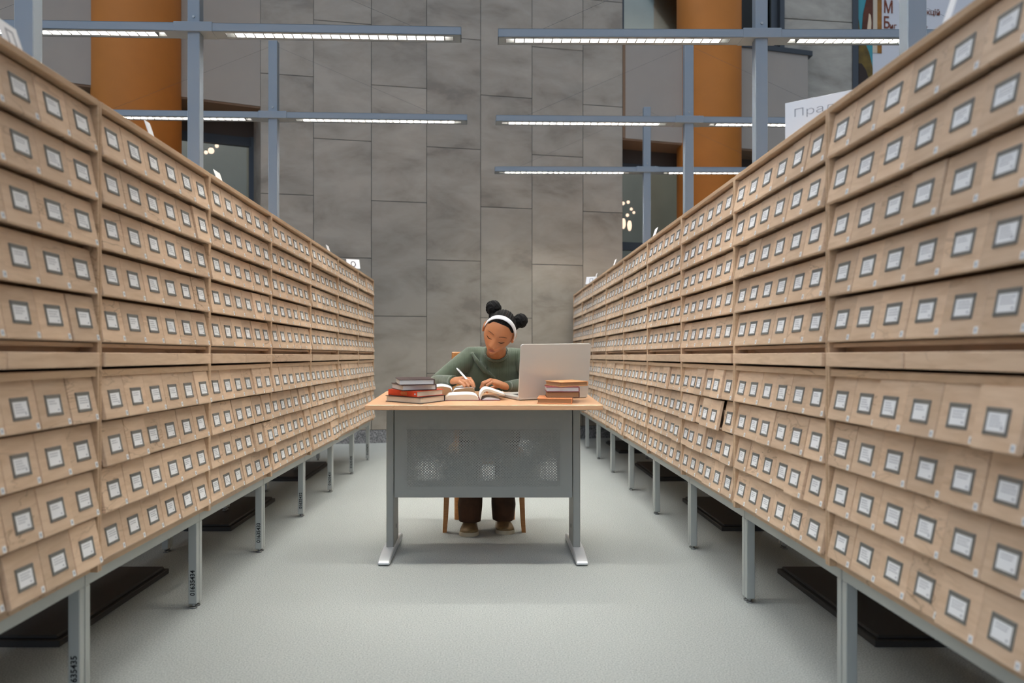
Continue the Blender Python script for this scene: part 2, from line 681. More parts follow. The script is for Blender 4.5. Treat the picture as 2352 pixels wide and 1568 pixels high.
for nm, cx, cy, r, lab in (('round_column', -3.62, 8.16, .428, 'thick ochre round column at the left, beside the plaster band'),
                           ('round_column', 2.69, 9.80, .385, 'ochre round column at the right, behind the grey lamp posts')):
    g = G()
    g.tube([(cx, cy, 0), (cx, cy, ZTOP)], r, n=64)
    tag(g.build(nm, M['column']), lab, 'column')

# printed banner on the far right wall
bx0, bx1, bz0, bz1 = 4.83, 6.9, 3.0, 6.0


def by(x):
    return cw(x) + .02


ban = thing('banner', (bx0, by(bx0), bz0), 'large printed banner with a painted picture and white lettered panel, high at far right', 'banner')


def bpoly(name, pts, mat, lift, th=.004):
    """flat printed shape in banner coordinates (metres right, metres up)"""
    g = G()
    g.prism([(p[0], p[1]) for p in pts], 'y', -th, 0)
    o = g.build(name, mat, ban)
    o.location = (0, -lift, 0)
    return o


bang = math.atan(.14)
ban.rotation_euler = (0, 0, bang)
M['b_cyan'] = plain('banner_cyan', (62, 140, 148), .7)
M['b_brown'] = plain('banner_brown', (84, 40, 20), .7, noise=.4, nscale=7)
M['b_olive'] = plain('banner_olive', (96, 76, 24), .7, noise=.5, nscale=6)
M['b_dark'] = plain('banner_dark', (40, 26, 18), .7)
M['b_cream'] = plain('banner_cream', (196, 182, 160), .7)
M['b_gold'] = plain('banner_gold', (140, 92, 30), .7, noise=.3, nscale=9)
M['b_white'] = plain('banner_white', (206, 204, 206), .7)
M['b_red'] = plain('banner_red_ink', (116, 54, 26), .7)
M['b_skin'] = plain('banner_flesh', (214, 190, 160), .7)
bpoly('cloth', [(0, 0), (1.9, 0), (1.9, 3.0), (0, 3.0)], M['b_white'], 0, .012)
bpoly('picture', [(0, 0), (.20, 0), (.20, 3.0), (0, 3.0)], M['b_cyan'], .012)
bpoly('picture_hill', [(0, 0), (.20, 0), (.20, 1.75), (.15, 1.95), (.10, 2.06), (.03, 2.16), (0, 2.38)], M['b_olive'], .016)
bpoly('picture_shadow', [(0, 0), (.17, 0), (.16, 1.55), (.10, 1.72), (.04, 1.80), (0, 1.80)], M['b_dark'], .020)
bpoly('picture_rock', [(.04, 2.18), (.07, 2.16), (.20, 2.14), (.20, 3.0), (.115, 3.0), (.095, 2.78), (.11, 2.66), (.06, 2.45)], M['b_brown'], .022)
bpoly('picture_cloth', [(.11, 2.20), (.165, 2.18), (.175, 2.34), (.165, 2.44), (.14, 2.46), (.125, 2.33)], M['b_skin'], .026)
bpoly('border', [(.20, 1.95), (.265, 1.95), (.265, 3.0), (.20, 3.0)], M['b_cream'], .014)
bpoly('border_edge', [(.265, 1.95), (.33, 1.95), (.33, 3.0), (.265, 3.0)], M['b_gold'], .014)
for body, x, z, s, bold in (('М', .352, 2.49, .225, .003), ('Б', .350, 2.285, .215, .003), ('иг', .44, 2.285, .10, .001), ('лекцій', .85, 2.50, .105, .001), ('он г', .86, 2.30, .07, .0005)):
    me = text_mesh(body, s, M['b_red'], .001, bold)
    o = link('lettering', me, ban, (x, -.018, z), (PI / 2, 0, 0))
    if len(body) == 1:
        o.scale = (.72, 1, 1)

# small lamps glowing behind the glazing
for k, (px, py, dY, r, lab) in enumerate((
        (432, 291, 9.1, .028, 'uppermost of three bright lamps behind the glass, left of the blue post'),
        (430, 304, 9.22, .030, 'middle of three bright lamps behind the glass, left of the blue post'),
        (429, 316, 9.10, .028, 'lowest of three bright lamps behind the glass, left of the blue post'),
        (486, 306, 9.2, .028, 'upper dim pink lamp behind the glass, right of the blue post'),
        (498, 335, 9.2, .022, 'small right-hand pink lamp behind the glass, right of the blue post'),
        (485, 346, 9.2, .036, 'largest pink lamp behind the glass, right of the blue post'),
        (473, 350, 9.2, .022, 'pink lamp behind the glass, touching the blue post edge'),
        (1431, 467, 10.4, .024, 'leftmost round lamp behind the right-hand glass, by the stone edge'),
        (1443, 464, 10.4, .022, 'topmost round lamp behind the right-hand glass'),
        (1450, 480, 10.4, .020, 'middle round lamp behind the right-hand glass'),
        (1456, 488, 10.4, .018, 'rightmost round lamp behind the right-hand glass, by the post'),
        (1441, 494, 10.4, .022, 'lowest round lamp behind the right-hand glass'),
        (1432, 513, 10.4, .030, 'left one of two long white lamps behind the right-hand glass'),
        (1446, 518, 10.4, .030, 'right one of two long white lamps behind the right-hand glass'))):
    c = at(px, py, dY)
    t = thing('pendant_lamp', c, lab, 'lamp', 'pendant lamps behind the glazing')
    tall = 2.4 if 'long' in lab else 1.0
    g = G()
    g.ball((0, 0, 0), (r, r, r * tall), n=12)
    g.build('bulb', M['bulb'], t)
    g = G()
    g.tube([(0, 0, r * tall * .9), (0, 0, r * tall + .008)], r * .4, n=8)
    g.build('socket', M['black'], t)
# ------------------------------------------------------------------ card catalogue cabinets
CW, CD = .864, .54                       # width, depth of one cabinet
CZ0, CZ1 = .370, 1.671
LIPS = [1.524, 1.394, 1.264, 1.134, 1.004, .787, .657, .527, .397]
TS = .011                                # side panel thickness
PITCH = (CW - 2 * TS) / 6
DWD = PITCH - .0016

# carcass: sides, top, bottom, back, row boards, rail under the slide
g = G()
g.box(.0004, TS, 0, CD, CZ0, CZ1 - .0005, .0015)
g.box(CW - TS, CW - .0004, 0, CD, CZ0, CZ1 - .0005, .0015)
g.box(TS, CW - TS, -.001, CD, CZ1 - .017, CZ1, .0015)
g.box(TS, CW - TS, .02, CD, CZ0, CZ0 + .016)
g.box(TS, CW - TS, CD - .012, CD, CZ0 + .016, CZ1 - .017)
for L in LIPS[:4]:
    g.box(TS, CW - TS, .075, CD - .012, L - .005, L + .003)
g.box(TS, CW - TS, .012, CD - .012, .990, 1.001)
g.box(TS, CW - TS, .05, .062, .975, .990)
g.box(TS, CW - TS, .004, CD - .012, .909, .928, .001)
for L in LIPS[5:8]:
    g.box(TS, CW - TS, .075, CD - .012, L - .005, L + .003)
carcass_me = g.mesh('carcass', M['carcass'])

# a drawer: leaning front (foot forward) with a tray behind it; origin at the lip, left corner
g = G()
TOPY, PH, PT = .018, .1225, .013
prof = [(-.006, .003), (-.004, 0), (PT - .006, 0), (TOPY + PT, PH), (TOPY, PH)]
g.prism([(p[0], p[1]) for p in prof], 'x', 0, DWD, bev=.0012)
g.box(.004, DWD - .004, .012, .40, .005, .012)
g.box(.004, .012, .03, .40, .012, .085)
g.box(DWD - .012, DWD - .004, .03, .40, .012, .085)
g.box(.012, DWD - .012, .392, .40, .012, .085)
drawer_me = g.mesh('drawer', M['drawer'])
LEAN = math.atan2(TOPY + .006, PH - .003)        # tilt of the front face


def face_pt(x, h, out=.0001):
    """a point on the leaning front: x along the drawer, h up the face"""
    h -= .003
    return Vector((x, -.0060 + h * math.sin(LEAN) - out * math.cos(LEAN), .003 + h * math.cos(LEAN) + out * math.sin(LEAN)))


# label holder: thin steel frame
HW, HH, BW = .071, .053, .0088
BT, BB = .0096, .0074
g = G()
g.box(-HW / 2, HW / 2, -.0022, 0, HH / 2 - BT, HH / 2, .0005)
g.box(-HW / 2, HW / 2, -.0022, 0, -HH / 2, -HH / 2 + BB, .0005)
g.box(-HW / 2, -HW / 2 + BW * .8, -.0022, 0, -HH / 2 + BB, HH / 2 - BT, .0005)
g.box(HW / 2 - BW * .8, HW / 2, -.0022, 0, -HH / 2 + BB, HH / 2 - BT, .0005)
for sx in (-1, 1):
    for sz in (-1, 1):
        g.tube([(sx * (HW / 2 - .004), -.0022, sz * (HH / 2 - .004)), (sx * (HW / 2 - .004), -.0034, sz * (HH / 2 - .004))], .0022, n=8)
holder_me = g.mesh('card_holder', M['holder'])
card_mes = []
for v in range(6):
    rr = random.Random(v * 5 + 1)
    g = G()
    w, h = HW - 2 * BW * .8, HH - BT - BB
    g.box(-w / 2, w / 2, -.0012, -.0002, -h / 2, h / 2)
    zc = (BB - BT) / 2
    nl = (2, 3, 2, 3, 4, 3)[v]
    for k in range(nl):
        z = h * .30 - k * h * .17
        x = -w * .36
        end = w * rr.uniform(.05, .38)
        while x < end:
            l = rr.uniform(.004, .010)
            g.box(x, min(x + l, w * .42), -.00135, -.0012, z - .0008, z + .0008, mi=1)
            x += l + .0018
    g.box(w * .26, w * .36, -.00135, -.0012, -h * .36, -h * .28, mi=1)
    g.shift((0, 0, zc))
    card_mes.append(g.mesh('index_card', [M['card'], M['ink']]))
g = G()
g.box(-.0065, .0065, -.0010, 0, -.0075, .0075, .0003)
g.box(-.0022, .0022, -.0012, -.0010, -.004, .004, mi=1)
sticker_me = g.mesh('number_sticker', [M['card'], M['ink']])
g = G()
g.box(0, CW - 2 * TS - .002, -.008, .45, .936, .975, .002)
slide_me = g.mesh('pull_out_shelf', M['drawer'])
g = G()
hw = (CW - 2 * TS - .004) / 2
g.box(0, hw, -.008, .45, .936, .975, .002)
half_me = g.mesh('pull_out_shelf_half', M['drawer'])

# steel stand parts (one stand to a cabinet; legs at both ends, so neighbours' legs stand in pairs)
LW, LDP = .027, .032


def stand_leg_me(z0):
    g = G()
    g.box(0, LW, 0, LDP, z0 + .018, .328, .002)
    return g.mesh('leg', M['stand'])


def foot_me_(z0):
    g = G()
    g.tube([(0, 0, z0), (0, 0, z0 + .006)], .0130, n=18)
    g.tube([(0, 0, z0 + .006), (0, 0, z0 + .020)], .007, n=10)
    return g.mesh('levelling_foot', M['foot'])


leg_me, leg_hi_me = stand_leg_me(0), stand_leg_me(.036)
ft_me, ft_hi_me = foot_me_(0), foot_me_(.036)
g = G()
g.box(.0006, CW - .0006, .041, .041 + LDP, .328, .370, .002)
rail_me = g.mesh('rail', M['stand'])
g = G()
g.box(0, LW - .0006, .041 + LDP, .459, .328, .370, .002)
side_me = g.mesh('side_rail', M['stand'])

PLATES = [(s, 3.09 + 1.748 * k) for s in (-1, 1) for k in range(4)]      # dark plates under the lamp posts


def cabinet(side, k, n_total):
    rr = random.Random(1000 + k * 17 + (0 if side < 0 else 500))
    if side < 0:
        loc, rz = Vector((-1.080, 2.203 + .866 * (k - 1) + .001, 0)), PI / 2
        row = 'left'
    else:
        loc, rz = Vector((.960, 2.268 + .868 * k - .001, 0)), -PI / 2
        row = 'right'
    lab = '%s pale wooden card cabinet in the %s row, counted from the camera' % (ORD[k], row)
    if k == 0:
        lab = 'pale wooden card cabinet nearest the camera, in the %s row' % row
    if k == n_total - 1:
        lab = 'pale wooden card cabinet at the far end of the %s row, by the stone wall' % row
    grp = 'card catalogue cabinets in the %s row' % row
    if k < 0:
        lab, grp = 'unseen card cabinet added behind the viewpoint to block light, in the %s row' % row, 'added cabinets behind the viewpoint'
    t = thing('card_cabinet', loc, lab, 'cabinet', grp, rz)
    link('carcass', carcass_me, t)
    # slide
    if (side < 0 and k in (0, 2)) or (side > 0 and k in (0, 1)):
        for q in range(2):
            link('pull_out_shelf', half_me, t, (TS + .001 + q * (hw + .002), rr.uniform(-.004, .003), 0))
    else:
        link('pull_out_shelf', slide_me, t, (TS + .001, rr.uniform(-.003, .003), 0))
    for r, L in enumerate(LIPS):
        shift = 0.0
        for c in range(6):
            if rr.random() < .30:
                shift = rr.choice((0, 0, .0, -.003, -.006, .003)) if r < 5 else rr.choice((0, -.004, -.010, -.007, .002, 0))
            out = shift + rr.gauss(0, .0010)
            if r >= 5 and rr.random() < .05:
                out -= .010
            d = link('drawer', drawer_me, t, (TS + .0008 + c * PITCH, out, L))
            hc = .0635 if r < 5 else .0575
            p = face_pt(DWD / 2 + rr.gauss(0, .001), hc)
            rot = (-LEAN, rr.gauss(0, .008), 0)
            link('card_holder', holder_me, d, p, rot)
            link('index_card', card_mes[rr.randrange(6)], d, p, rot)
            link('number_sticker', sticker_me, d, face_pt(DWD - .0115 + rr.gauss(0, .0007), .0125 + rr.gauss(0, .0006)), (-LEAN, rr.gauss(0, .05), 0))
    # stand
    st = thing('steel_stand', loc, 'grey steel stand under the %s' % lab.replace('pale wooden card ', '').replace(', counted from the camera', '').replace(', by the stone wall', '').replace(' nearest the camera, in the', ' nearest the camera in the'), 'stand',
               'steel stands under the %s row' % row if k >= 0 else 'added steel stands behind the viewpoint', rz)
    link('rail', rail_me, st)
    link('rail', rail_me, st, (0, .459, 0))
    link('side_rail', side_me, st, (.0006, 0, 0))
    link('side_rail', side_me, st, (CW - LW, 0, 0))
    for ex in (0, 1):
        for ey in (0, 1):
            x = .0012 if ex == 0 else CW - LW - .0012
            y = .041 + ey * .459
            wx = loc + Matrix.Rotation(rz, 3, 'Z') @ Vector((x + LW / 2, y + LDP / 2, 0))
            onplate = any(s == side and abs(wx.y - py) < .47 and abs(wx.x) > 1.22 for s, py in PLATES) and ey == 1
            lg = link('leg', leg_hi_me if onplate else leg_me, st, (x, y, 0))
            link('levelling_foot', ft_hi_me if onplate else ft_me, lg, (LW / 2, LDP / 2, 0))
            if side < 0 and ex == 1 and ey == 0 and k >= 0:
                me = text_mesh('016354%d' % (35 - k), .0245, M['black_ink'], .0002, .0006)
                a, b, c2, d2 = bounds(me)
                o = link('inventory_number', me, lg)
                # reads upwards on the face turned to the camera
                R3 = Matrix(((0, 0, -1), (0, 1, 0), (1, 0, 0)))    # text x -> up, text y -> world y, normal -> -x
                o.rotation_euler = R3.to_euler()
                o.location = (-.0004, LDP / 2 - (c2 + d2) / 2, .050)
    return t


NL, NR = 7, 9
for k in range(NL):
    cabinet(-1, k, NL)
for k in range(NR):
    cabinet(1, k, NR)

# unseen cabinets added behind the camera, keeping light off the floor underneath
cabinet(-1, -1, NL)
cabinet(1, -1, NR)
for s in (-1, 1):
    for q in (2,):
        if s < 0:
            loc, rz = Vector((-1.080, 2.203 + .866 * (-1 - q) + .001, 0)), PI / 2
        else:
            loc, rz = Vector((.960, 2.268 + .868 * (-q) - .001, 0)), -PI / 2
        t = thing('card_cabinet', loc, 'unseen card cabinet added behind the viewpoint to block light, in the %s row' % ('left' if s < 0 else 'right'), 'cabinet',
                  'added cabinets behind the viewpoint', rz)
        link('carcass', carcass_me, t)
        for ex in (0, 1):
            for ey in (0, 1):
                lg = link('leg', leg_me, t, (.0012 if ex == 0 else CW - LW - .0012, .041 + ey * .459, 0))
                link('levelling_foot', ft_me, lg, (LW / 2, LDP / 2, 0))
        link('rail', rail_me, t)
        link('rail', rail_me, t, (0, .459, 0))

# unseen empty carcasses added back to back with the rows, blocking light underneath
g = G()
g.box(0, LW, 0, LDP, 0, .370, .002)
plain_leg = g.mesh('leg', M['stand'])
for s, n in ((-1, NL), (1, NR)):
    for k in range(-2, n):
        if s < 0:
            loc, rz = Vector((-2.38, 2.203 + .866 * k, 0)), -PI / 2
        else:
            loc, rz = Vector((2.225, 2.268 + .868 * (k - 1), 0)), PI / 2
        t = thing('card_cabinet', loc, 'unseen empty card cabinet added behind the %s row to block light' % ('left' if s < 0 else 'right'), 'cabinet',
                  'added light-blocking cabinets behind the rows', rz)
        link('carcass', carcass_me, t)
        for ex in (0, 1):
            link('leg', plain_leg, t, (.0012 if ex == 0 else CW - LW - .0012, .041, 0))

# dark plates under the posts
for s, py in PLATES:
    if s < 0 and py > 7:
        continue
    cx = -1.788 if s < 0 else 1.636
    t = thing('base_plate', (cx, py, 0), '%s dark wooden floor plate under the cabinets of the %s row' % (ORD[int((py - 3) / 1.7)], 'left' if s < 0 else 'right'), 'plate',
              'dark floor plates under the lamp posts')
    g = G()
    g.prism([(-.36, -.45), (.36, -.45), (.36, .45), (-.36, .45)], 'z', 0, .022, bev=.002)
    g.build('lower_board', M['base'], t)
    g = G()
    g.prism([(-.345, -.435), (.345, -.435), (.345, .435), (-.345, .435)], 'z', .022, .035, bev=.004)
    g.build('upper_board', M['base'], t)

# small leaning cards standing on the cabinet tops
fold_cards = [
    (-1, 1.847, .076, .067, 'П', 'blurred white leaning card on the nearest left cabinet, marked with a letter'),
    (-1, 2.60, .042, .060, '', 'white leaning card on the second left cabinet, in front of the ochre column'),
    (-1, 3.25, .077, .048, '', 'white leaning card on the third left cabinet, by the glass bay'),
    (-1, 5.46, .085, .052, '', 'small white leaning card on a far left cabinet, against the stone wall'),
    (-1, 6.42, .110, .076, 'О', 'grey-white card with a dark round mark on a far left cabinet, against the stone wall'),
    (1, 1.735, .030, .078, '', 'blurred white leaning card on the nearest right cabinet, in front of the banner'),
    (1, 4.83, .085, .070, '', 'white leaning card on the right row, in front of the glass bay'),
    (1, 6.40, .085, .070, '', 'narrow white leaning card on the right row, left of the post and against stone'),
    (1, 7.55, .085, .076, '', 'left one of two touching white cards near the far end of the right row'),
    (1, 7.80, .110, .072, 'П', 'right one of two touching white cards near the far end of the right row'),
]
for s, Y, w, h, ch, lab in fold_cards:
    x = -1.10 if s < 0 else .985
    mark = ch == 'О' or (s > 0 and ch)
    rz = PI / 2 if s < 0 else -PI / 2
    if mark:
        rz = .5 if s < 0 else -.5
    t = thing('leaning_card', (x, Y, CZ1), lab, 'card', 'white cards standing on the cabinets', rz)
    g = G()
    lean = math.radians(19)
    dy, dz = h * math.tan(lean), h
    g.prism([(0, 0), (.0016, 0), (dy + .0016, dz), (dy, dz)], 'x', -w / 2, w / 2)
    g.build('front_leaf', M['sign'], t)
    g = G()
    g.box(-w / 2, w / 2, .001, .045, 0, .0014)
    g.build('foot_flap', M['sign'], t)
    if ch:
        me = text_mesh(ch, h * .85, M['black_ink'] if s < 0 and mark else M['ink'], .0002)
        a, b, c, d = bounds(me)
        link('lettering', me, t, (-(a + b) / 2, .018 * h / .07 * .35 - .002, h * .18), (PI / 2 - lean, 0, 0))

# the large sign on the right
p0 = Vector((.985, 2.66, CZ1))
t = thing('sign_board', p0, 'large white sign with thin grey lettering on the second right cabinet', 'sign', None, -math.radians(40))
g = G()
g.box(0, .30, 0, .003, 0, .138, .0006)
g.build('board', M['sign'], t)
g = G()
g.prism([(.003, 0), (.06, 0), (.003, .05)], 'x', .05, .25)
g.build('foot', M['sign'], t)
me = text_mesh('Прадм', .037, M['ink'], .0002, -.0007)
o = link('lettering', me, t, (.026, -.0006, .086), (PI / 2, 0, 0))
o.scale = (1.45, 1, 1)
# ------------------------------------------------------------------ lamp posts with arms across the aisle
def lamp_post(side, k, yaw, zb, top, xend, long_gap=.046):
    y0 = 3.05 + 1.748 * k
    xin = -1.751 if side < 0 else 1.599
    xc = xin + side * .037
    where = 'left' if side < 0 else 'right'
    t = thing('lamp_post', (xc, y0, 0), ('%s blue-grey steel lamp post of the %s row, with a long lighted crossbeam' if k else '%s and largest blue-grey steel post rising behind the %s row') % (ORD[k], where), 'lamp post', 'lamp posts behind the card cabinets')
    g = G()
    g.box(-.037, .037, 0, .066, .035, top, .003)
    g.build('post', M['post'], t)
    g = G()
    g.box(-.06, .06, -.03, .095, .035, .045, .002)
    g.build('foot_plate', M['post'], t)
    rot = Matrix.Rotation(yaw, 3, 'Z')
    # arms: inner towards the aisle, outer away from it
    reach = abs(xend - xc)
    for nm, d in (('arm', -side), ('arm', side)):
        # local +x runs along the arm
        b = bpy.data.objects.new(nm, None)
        ang = (0 if d > 0 else PI) + yaw
        L = reach
        sgn = 1 if d > 0 else -1
        ya, yb = (-.012, .110) if d > 0 else (-.110, .012)
        lo0, lo1 = .178, L - long_gap          # the lamp opening
        oy0, oy1 = (.018, .078) if d > 0 else (-.078, -.018)
        g = G()
        hb = .050
        g.box(0, L, ya, ya + .003, 0, hb)
        g.box(0, L, yb - .003, yb, 0, hb)
        g.box(0, L, ya, yb, hb - .003, hb)
        g.box(L - .003, L, ya, yb, 0, hb)
        g.box(0, lo0, ya, yb, 0, .003)
        g.box(lo1, L, ya, yb, 0, .003)
        g.box(lo0, lo1, ya, oy0, 0, .003)
        g.box(lo0, lo1, oy1, yb, 0, .003)
        g.box(.02, L - .03, (ya + yb) / 2 - .035, (ya + yb) / 2 + .035, hb, hb + .008)
        arm = g.build('arm', M['post'], t, (0, 0, zb))
        arm.rotation_euler = (0, 0, ang)
        # louvre: thin bright walls and cross blades
        g = G()
        n = 24
        for q in range(n + 1):
            x = lo0 + (lo1 - lo0) * q / n
            g.box(x - .0030, x + .0030, oy0, oy1, .001, .036)
        g.box(lo0, lo1, oy0 - .001, oy0 + .001, .001, .044, mi=1)
        g.box(lo0, lo1, oy1 - .001, oy1 + .001, .001, .044, mi=1)
        lv = g.build('louvre', [M['blade'], M['reflector']], arm)
        g = G()
        step = (lo1 - lo0) / n
        g.box(lo0 + step * .9, lo1 - step * .9, oy0 + .003, oy1 - .003, .039, .042)
        g.build('diffuser', M['lamp'], arm)
    g = G()
    g.box(-.115, .115, -.016, .114, -.002, .056, .002)
    for q in (-.09, .09):
        g.tube([(q, .02, .056), (q, .02, .066)], .007, n=8)
    br = g.build('bracket', M['post'], t, (0, 0, zb))
    br.rotation_euler = (0, 0, yaw)
    g = G()
    g.tube([(0, -.004, zb + .09), (0, .001, zb + .09)], .008, n=10)
    g.build('bolt', M['foot'], t)
    for d in (-1, 1):
        g = G()
        e = Matrix.Rotation(yaw, 3, 'Z') @ Vector((d * min(1.35, reach - .1), .05, 0))
        g.tube([(0, .03, top - .03), (e.x, e.y, zb + .058)], .0006, n=6)
        g.build('stay_wire', M['frame'], t)
    return t


for k, yaw in ((0, .038), (1, .038), (2, .046)):
    lamp_post(-1, k, yaw, 2.919, 3.56, -.175 if k == 1 else -.190)
for k, yaw in ((0, .004), (1, .004), (2, .026), (3, .012)):
    lamp_post(1, k, yaw, 2.880, 3.56, .047)
# ------------------------------------------------------------------ the desk
TILT = math.atan(.0393)
DXC = -.0285
YF, YB = 3.55, 4.30


def zt(Y):
    return .7467 + .0393 * (Y - YF)


RT3 = Matrix.Rotation(TILT, 3, 'X')


def on_desk(yaw):
    return RT3 @ Matrix.Rotation(yaw, 3, 'Z')


desk = thing('desk', (DXC, 3.9, 0), 'small office desk with beech top and grey perforated front panel in the aisle', 'desk')
g = G()
g.box(-.5315, .5315, -(YB - YF), 0, -.0225, 0, .002)
top = g.build('desk_top', M['desk_top'], desk, (0, YB - 3.9, zt(YB)))
top.rotation_euler = RT3.to_euler()
for s in (-1, 1):
    xo = -.484 - DXC if s < 0 else .417 - DXC
    # column: flat box widening to the floor
    g = G()
    g.prism([(-.06, .03), (.150, .03), (.115, .748), (-.06, .736)], 'x', -.0175, .0175, bev=.004)
    leg = g.build('leg', M['steel_desk'], desk, (xo, 0, 0))
    g = G()
    g.tube([(-s * .0170, .045, .125), (-s * .0182, .045, .125)], (.011), n=18)
    g.build('cable_hole', M['black'], leg)
    g = G()
    prof = [(-.242, .004), (-.246, .012), (-.236, .022), (-.15, .036), (-.06, .044), (.19, .044), (.285, .036), (.305, .026), (.300, .006), (.27, .004)]
    g.prism(prof, 'x', -.0275, .0275, bev=.004)
    g.build('foot', M['desk_foot'], desk, (xo - s * -.006, 0, 0))
    g = G()
    g.box(-.02, .02, -.26, .30, .0, .012)
    br = g.build('top_bracket', M['steel_desk'], desk, (xo, 0, zt(3.9) - .0225 - .013))
    br.rotation_euler = RT3.to_euler()
# perforated modesty panel
PX0, PX1, PZ0, PZ1, PY = -.463 - DXC, .396 - DXC, .2815, .735, -.052
HX0, HX1, HZ0, HZ1 = -.406 - DXC, .342 - DXC, .336, .609
g = G()
g.box(PX0, PX1, PY, PY + .0015, HZ1, PZ1)
g.box(PX0, PX1, PY, PY + .0015, PZ0, HZ0)
g.box(PX0, HX0, PY, PY + .0015, HZ0, HZ1)
g.box(HX1, PX1, PY, PY + .0015, HZ0, HZ1)
g.box(PX0, PX1, PY, PY + .02, PZ0, PZ0 + .0015)
g.box(PX0, PX0 + .0015, PY, PY + .02, PZ0, PZ1)
g.box(PX1 - .0015, PX1, PY, PY + .02, PZ0, PZ1)
pan = g.build('front_panel', M['steel_desk'], desk)
nrow, px_ = 41, .0073
rh = (HZ1 - HZ0) / nrow
ncol = int(round((HX1 - HX0) / px_ / 1.0 / 1.0))
ncol = 52
cw_ = (HX1 - HX0) / ncol
bm = bmesh.new()
RAD = .0025
for r in range(nrow):
    z0 = HZ0 + r * rh
    off = .5 if r % 2 else 0.0
    xs = [HX0 + (c + off) * cw_ for c in range(ncol + (0 if off else 1))]
    if off:
        e = [(HX0, HX0 + .5 * cw_), (HX1 - .5 * cw_, HX1)]
        for a, b in e:
            bm.faces.new([bm.verts.new((a, PY, z0)), bm.verts.new((b, PY, z0)), bm.verts.new((b, PY, z0 + rh)), bm.verts.new((a, PY, z0 + rh))])
    for x0, x1 in zip(xs, xs[1:] if not off else xs[1:] ):
        cx, cz = (x0 + x1) / 2, z0 + rh / 2
        co = [bm.verts.new((x0, PY, z0)), bm.verts.new((x1, PY, z0)), bm.verts.new((x1, PY, z0 + rh)), bm.verts.new((x0, PY, z0 + rh))]
        hv = [bm.verts.new((cx + RAD * math.cos(a), PY, cz + RAD * math.sin(a))) for a in [PI / 4 * q + PI / 8 for q in range(8)]]
        # corners: bl, br, tr, tl ; hole verts from 22.5 deg on
        bm.faces.new([co[1], co[2], hv[0], hv[7]])
        bm.faces.new([co[2], hv[1], hv[0]])
        bm.faces.new([co[2], co[3], hv[2], hv[1]])
        bm.faces.new([co[3], hv[3], hv[2]])
        bm.faces.new([co[3], co[0], hv[4], hv[3]])
        bm.faces.new([co[0], hv[5], hv[4]])
        bm.faces.new([co[0], co[1], hv[6], hv[5]])
        bm.faces.new([co[1], hv[7], hv[6]])
me = bpy.data.meshes.new('perforation')
bm.to_mesh(me)
bm.free()
me.materials.append(M['steel_desk'])
perf = link('perforation', me, pan)
md = perf.modifiers.new('thick', 'SOLIDIFY')
md.thickness = .0012
md.offset = 1
rpan = link('rear_panel', pan.data, desk, (0, .185, 0))
rear = link('perforation', me, rpan, (0, 0, 0))
md = rear.modifiers.new('thick', 'SOLIDIFY')
md.thickness = .0012
md.offset = 1
g = G()
g.box(-.46 - DXC + .0, .396 - DXC, .02, .05, .655, .705, .002)
g.build('cross_rail', M['steel_desk'], desk)

# ------------------------------------------------------------------ books
M['cov_dark'] = plain('dark_brown_cover', (58, 34, 32), .45, noise=.15, nscale=30)
M['cov_black'] = plain('black_brown_cover', (40, 30, 28), .45)
M['cov_red'] = plain('orange_red_cloth', (196, 62, 26), .5, noise=.08, nscale=60)
M['cov_tan'] = plain('tan_cover', (206, 150, 98), .5, noise=.08, nscale=30)
M['cov_orange'] = plain('orange_cover', (214, 138, 88), .5, noise=.08, nscale=30)
M['cov_wine'] = plain('wine_cover', (122, 44, 52), .45)
M['cov_brown'] = plain('brown_cover', (92, 54, 34), .5)


def book(name, label, corner, z, yaw, LX, LYd, T, cover, pages, spine, group, anchor='fl'):
    """closed book lying flat; local x = LX long, y = LYd deep; corner = world xy of its local front-left (or front-right) corner"""
    R3 = on_desk(yaw)
    c = Vector((corner[0], corner[1], 0))
    off = Vector((0, 0, 0)) if anchor == 'fl' else Vector((LX, 0, 0))
    loc = c - Matrix.Rotation(yaw, 3, 'Z') @ off
    loc.z = zt(c.y) + z - (off.x * math.sin(yaw)) * .0393 + .0006
    t = thing(name, loc, label, 'book', group, mat3=R3)
    ct, ins = .0028, .004
    g = G()
    g.box(0, LX, 0, LYd, 0, ct, .0008)
    g.box(0, LX, 0, LYd, T - ct, T, .0008)
    m = .0035
    if spine == '+x':
        g.box(LX - m, LX + .001, 0, LYd, 0, T, .0014)
    elif spine == '-x':
        g.box(-.001, m, 0, LYd, 0, T, .0014)
    elif spine == '-y':
        g.box(0, LX, -.001, m, 0, T, .0014)
    else:
        g.box(0, LX, LYd - m, LYd + .001, 0, T, .0014)
    g.build('cover', cover, t)
    g = G()
    x0, x1, y0, y1 = ins, LX - ins, ins, LYd - ins
    if spine == '+x':
        x1 = LX - m
    if spine == '-x':
        x0 = m
    if spine == '-y':
        y0 = m
    if spine == '+y':
        y1 = LYd - m
    g.box(x0, x1, y0, y1, ct, T - ct)
    g.build('page_block', pages, t)
    return t


GL, GR = 'books stacked at the left of the desk', 'books stacked at the right of the desk'
# left stack, bottom to top
b1 = book('book', 'dark-covered book with cream pages at the bottom of the left stack', (-.314, 3.590), 0, .95, .176, .215, .0285, M['cov_black'], M['page_cream'], '+x', GL)
# its left face is the fore edge, its right face the foot
b2 = book('book', 'orange-red cloth book with gold print, second from the bottom of the left stack', (-.332, 3.603), .029, .85, .171, .194, .0275, M['cov_red'], M['page_cream'], '-x', GL)
b3 = book('book', 'dark book with white pages, third up in the left stack under the topmost', (-.398, 3.612), .057, .43, .165, .168, .0262, M['cov_dark'], M['page_white'], '+x', GL)
b4 = book('book', 'dark red-brown book with white pages on top of the left stack', (-.4133, 3.602), .0837, .22, .163, .160, .0255, M['cov_dark'], M['page_white'], '+x', GL)
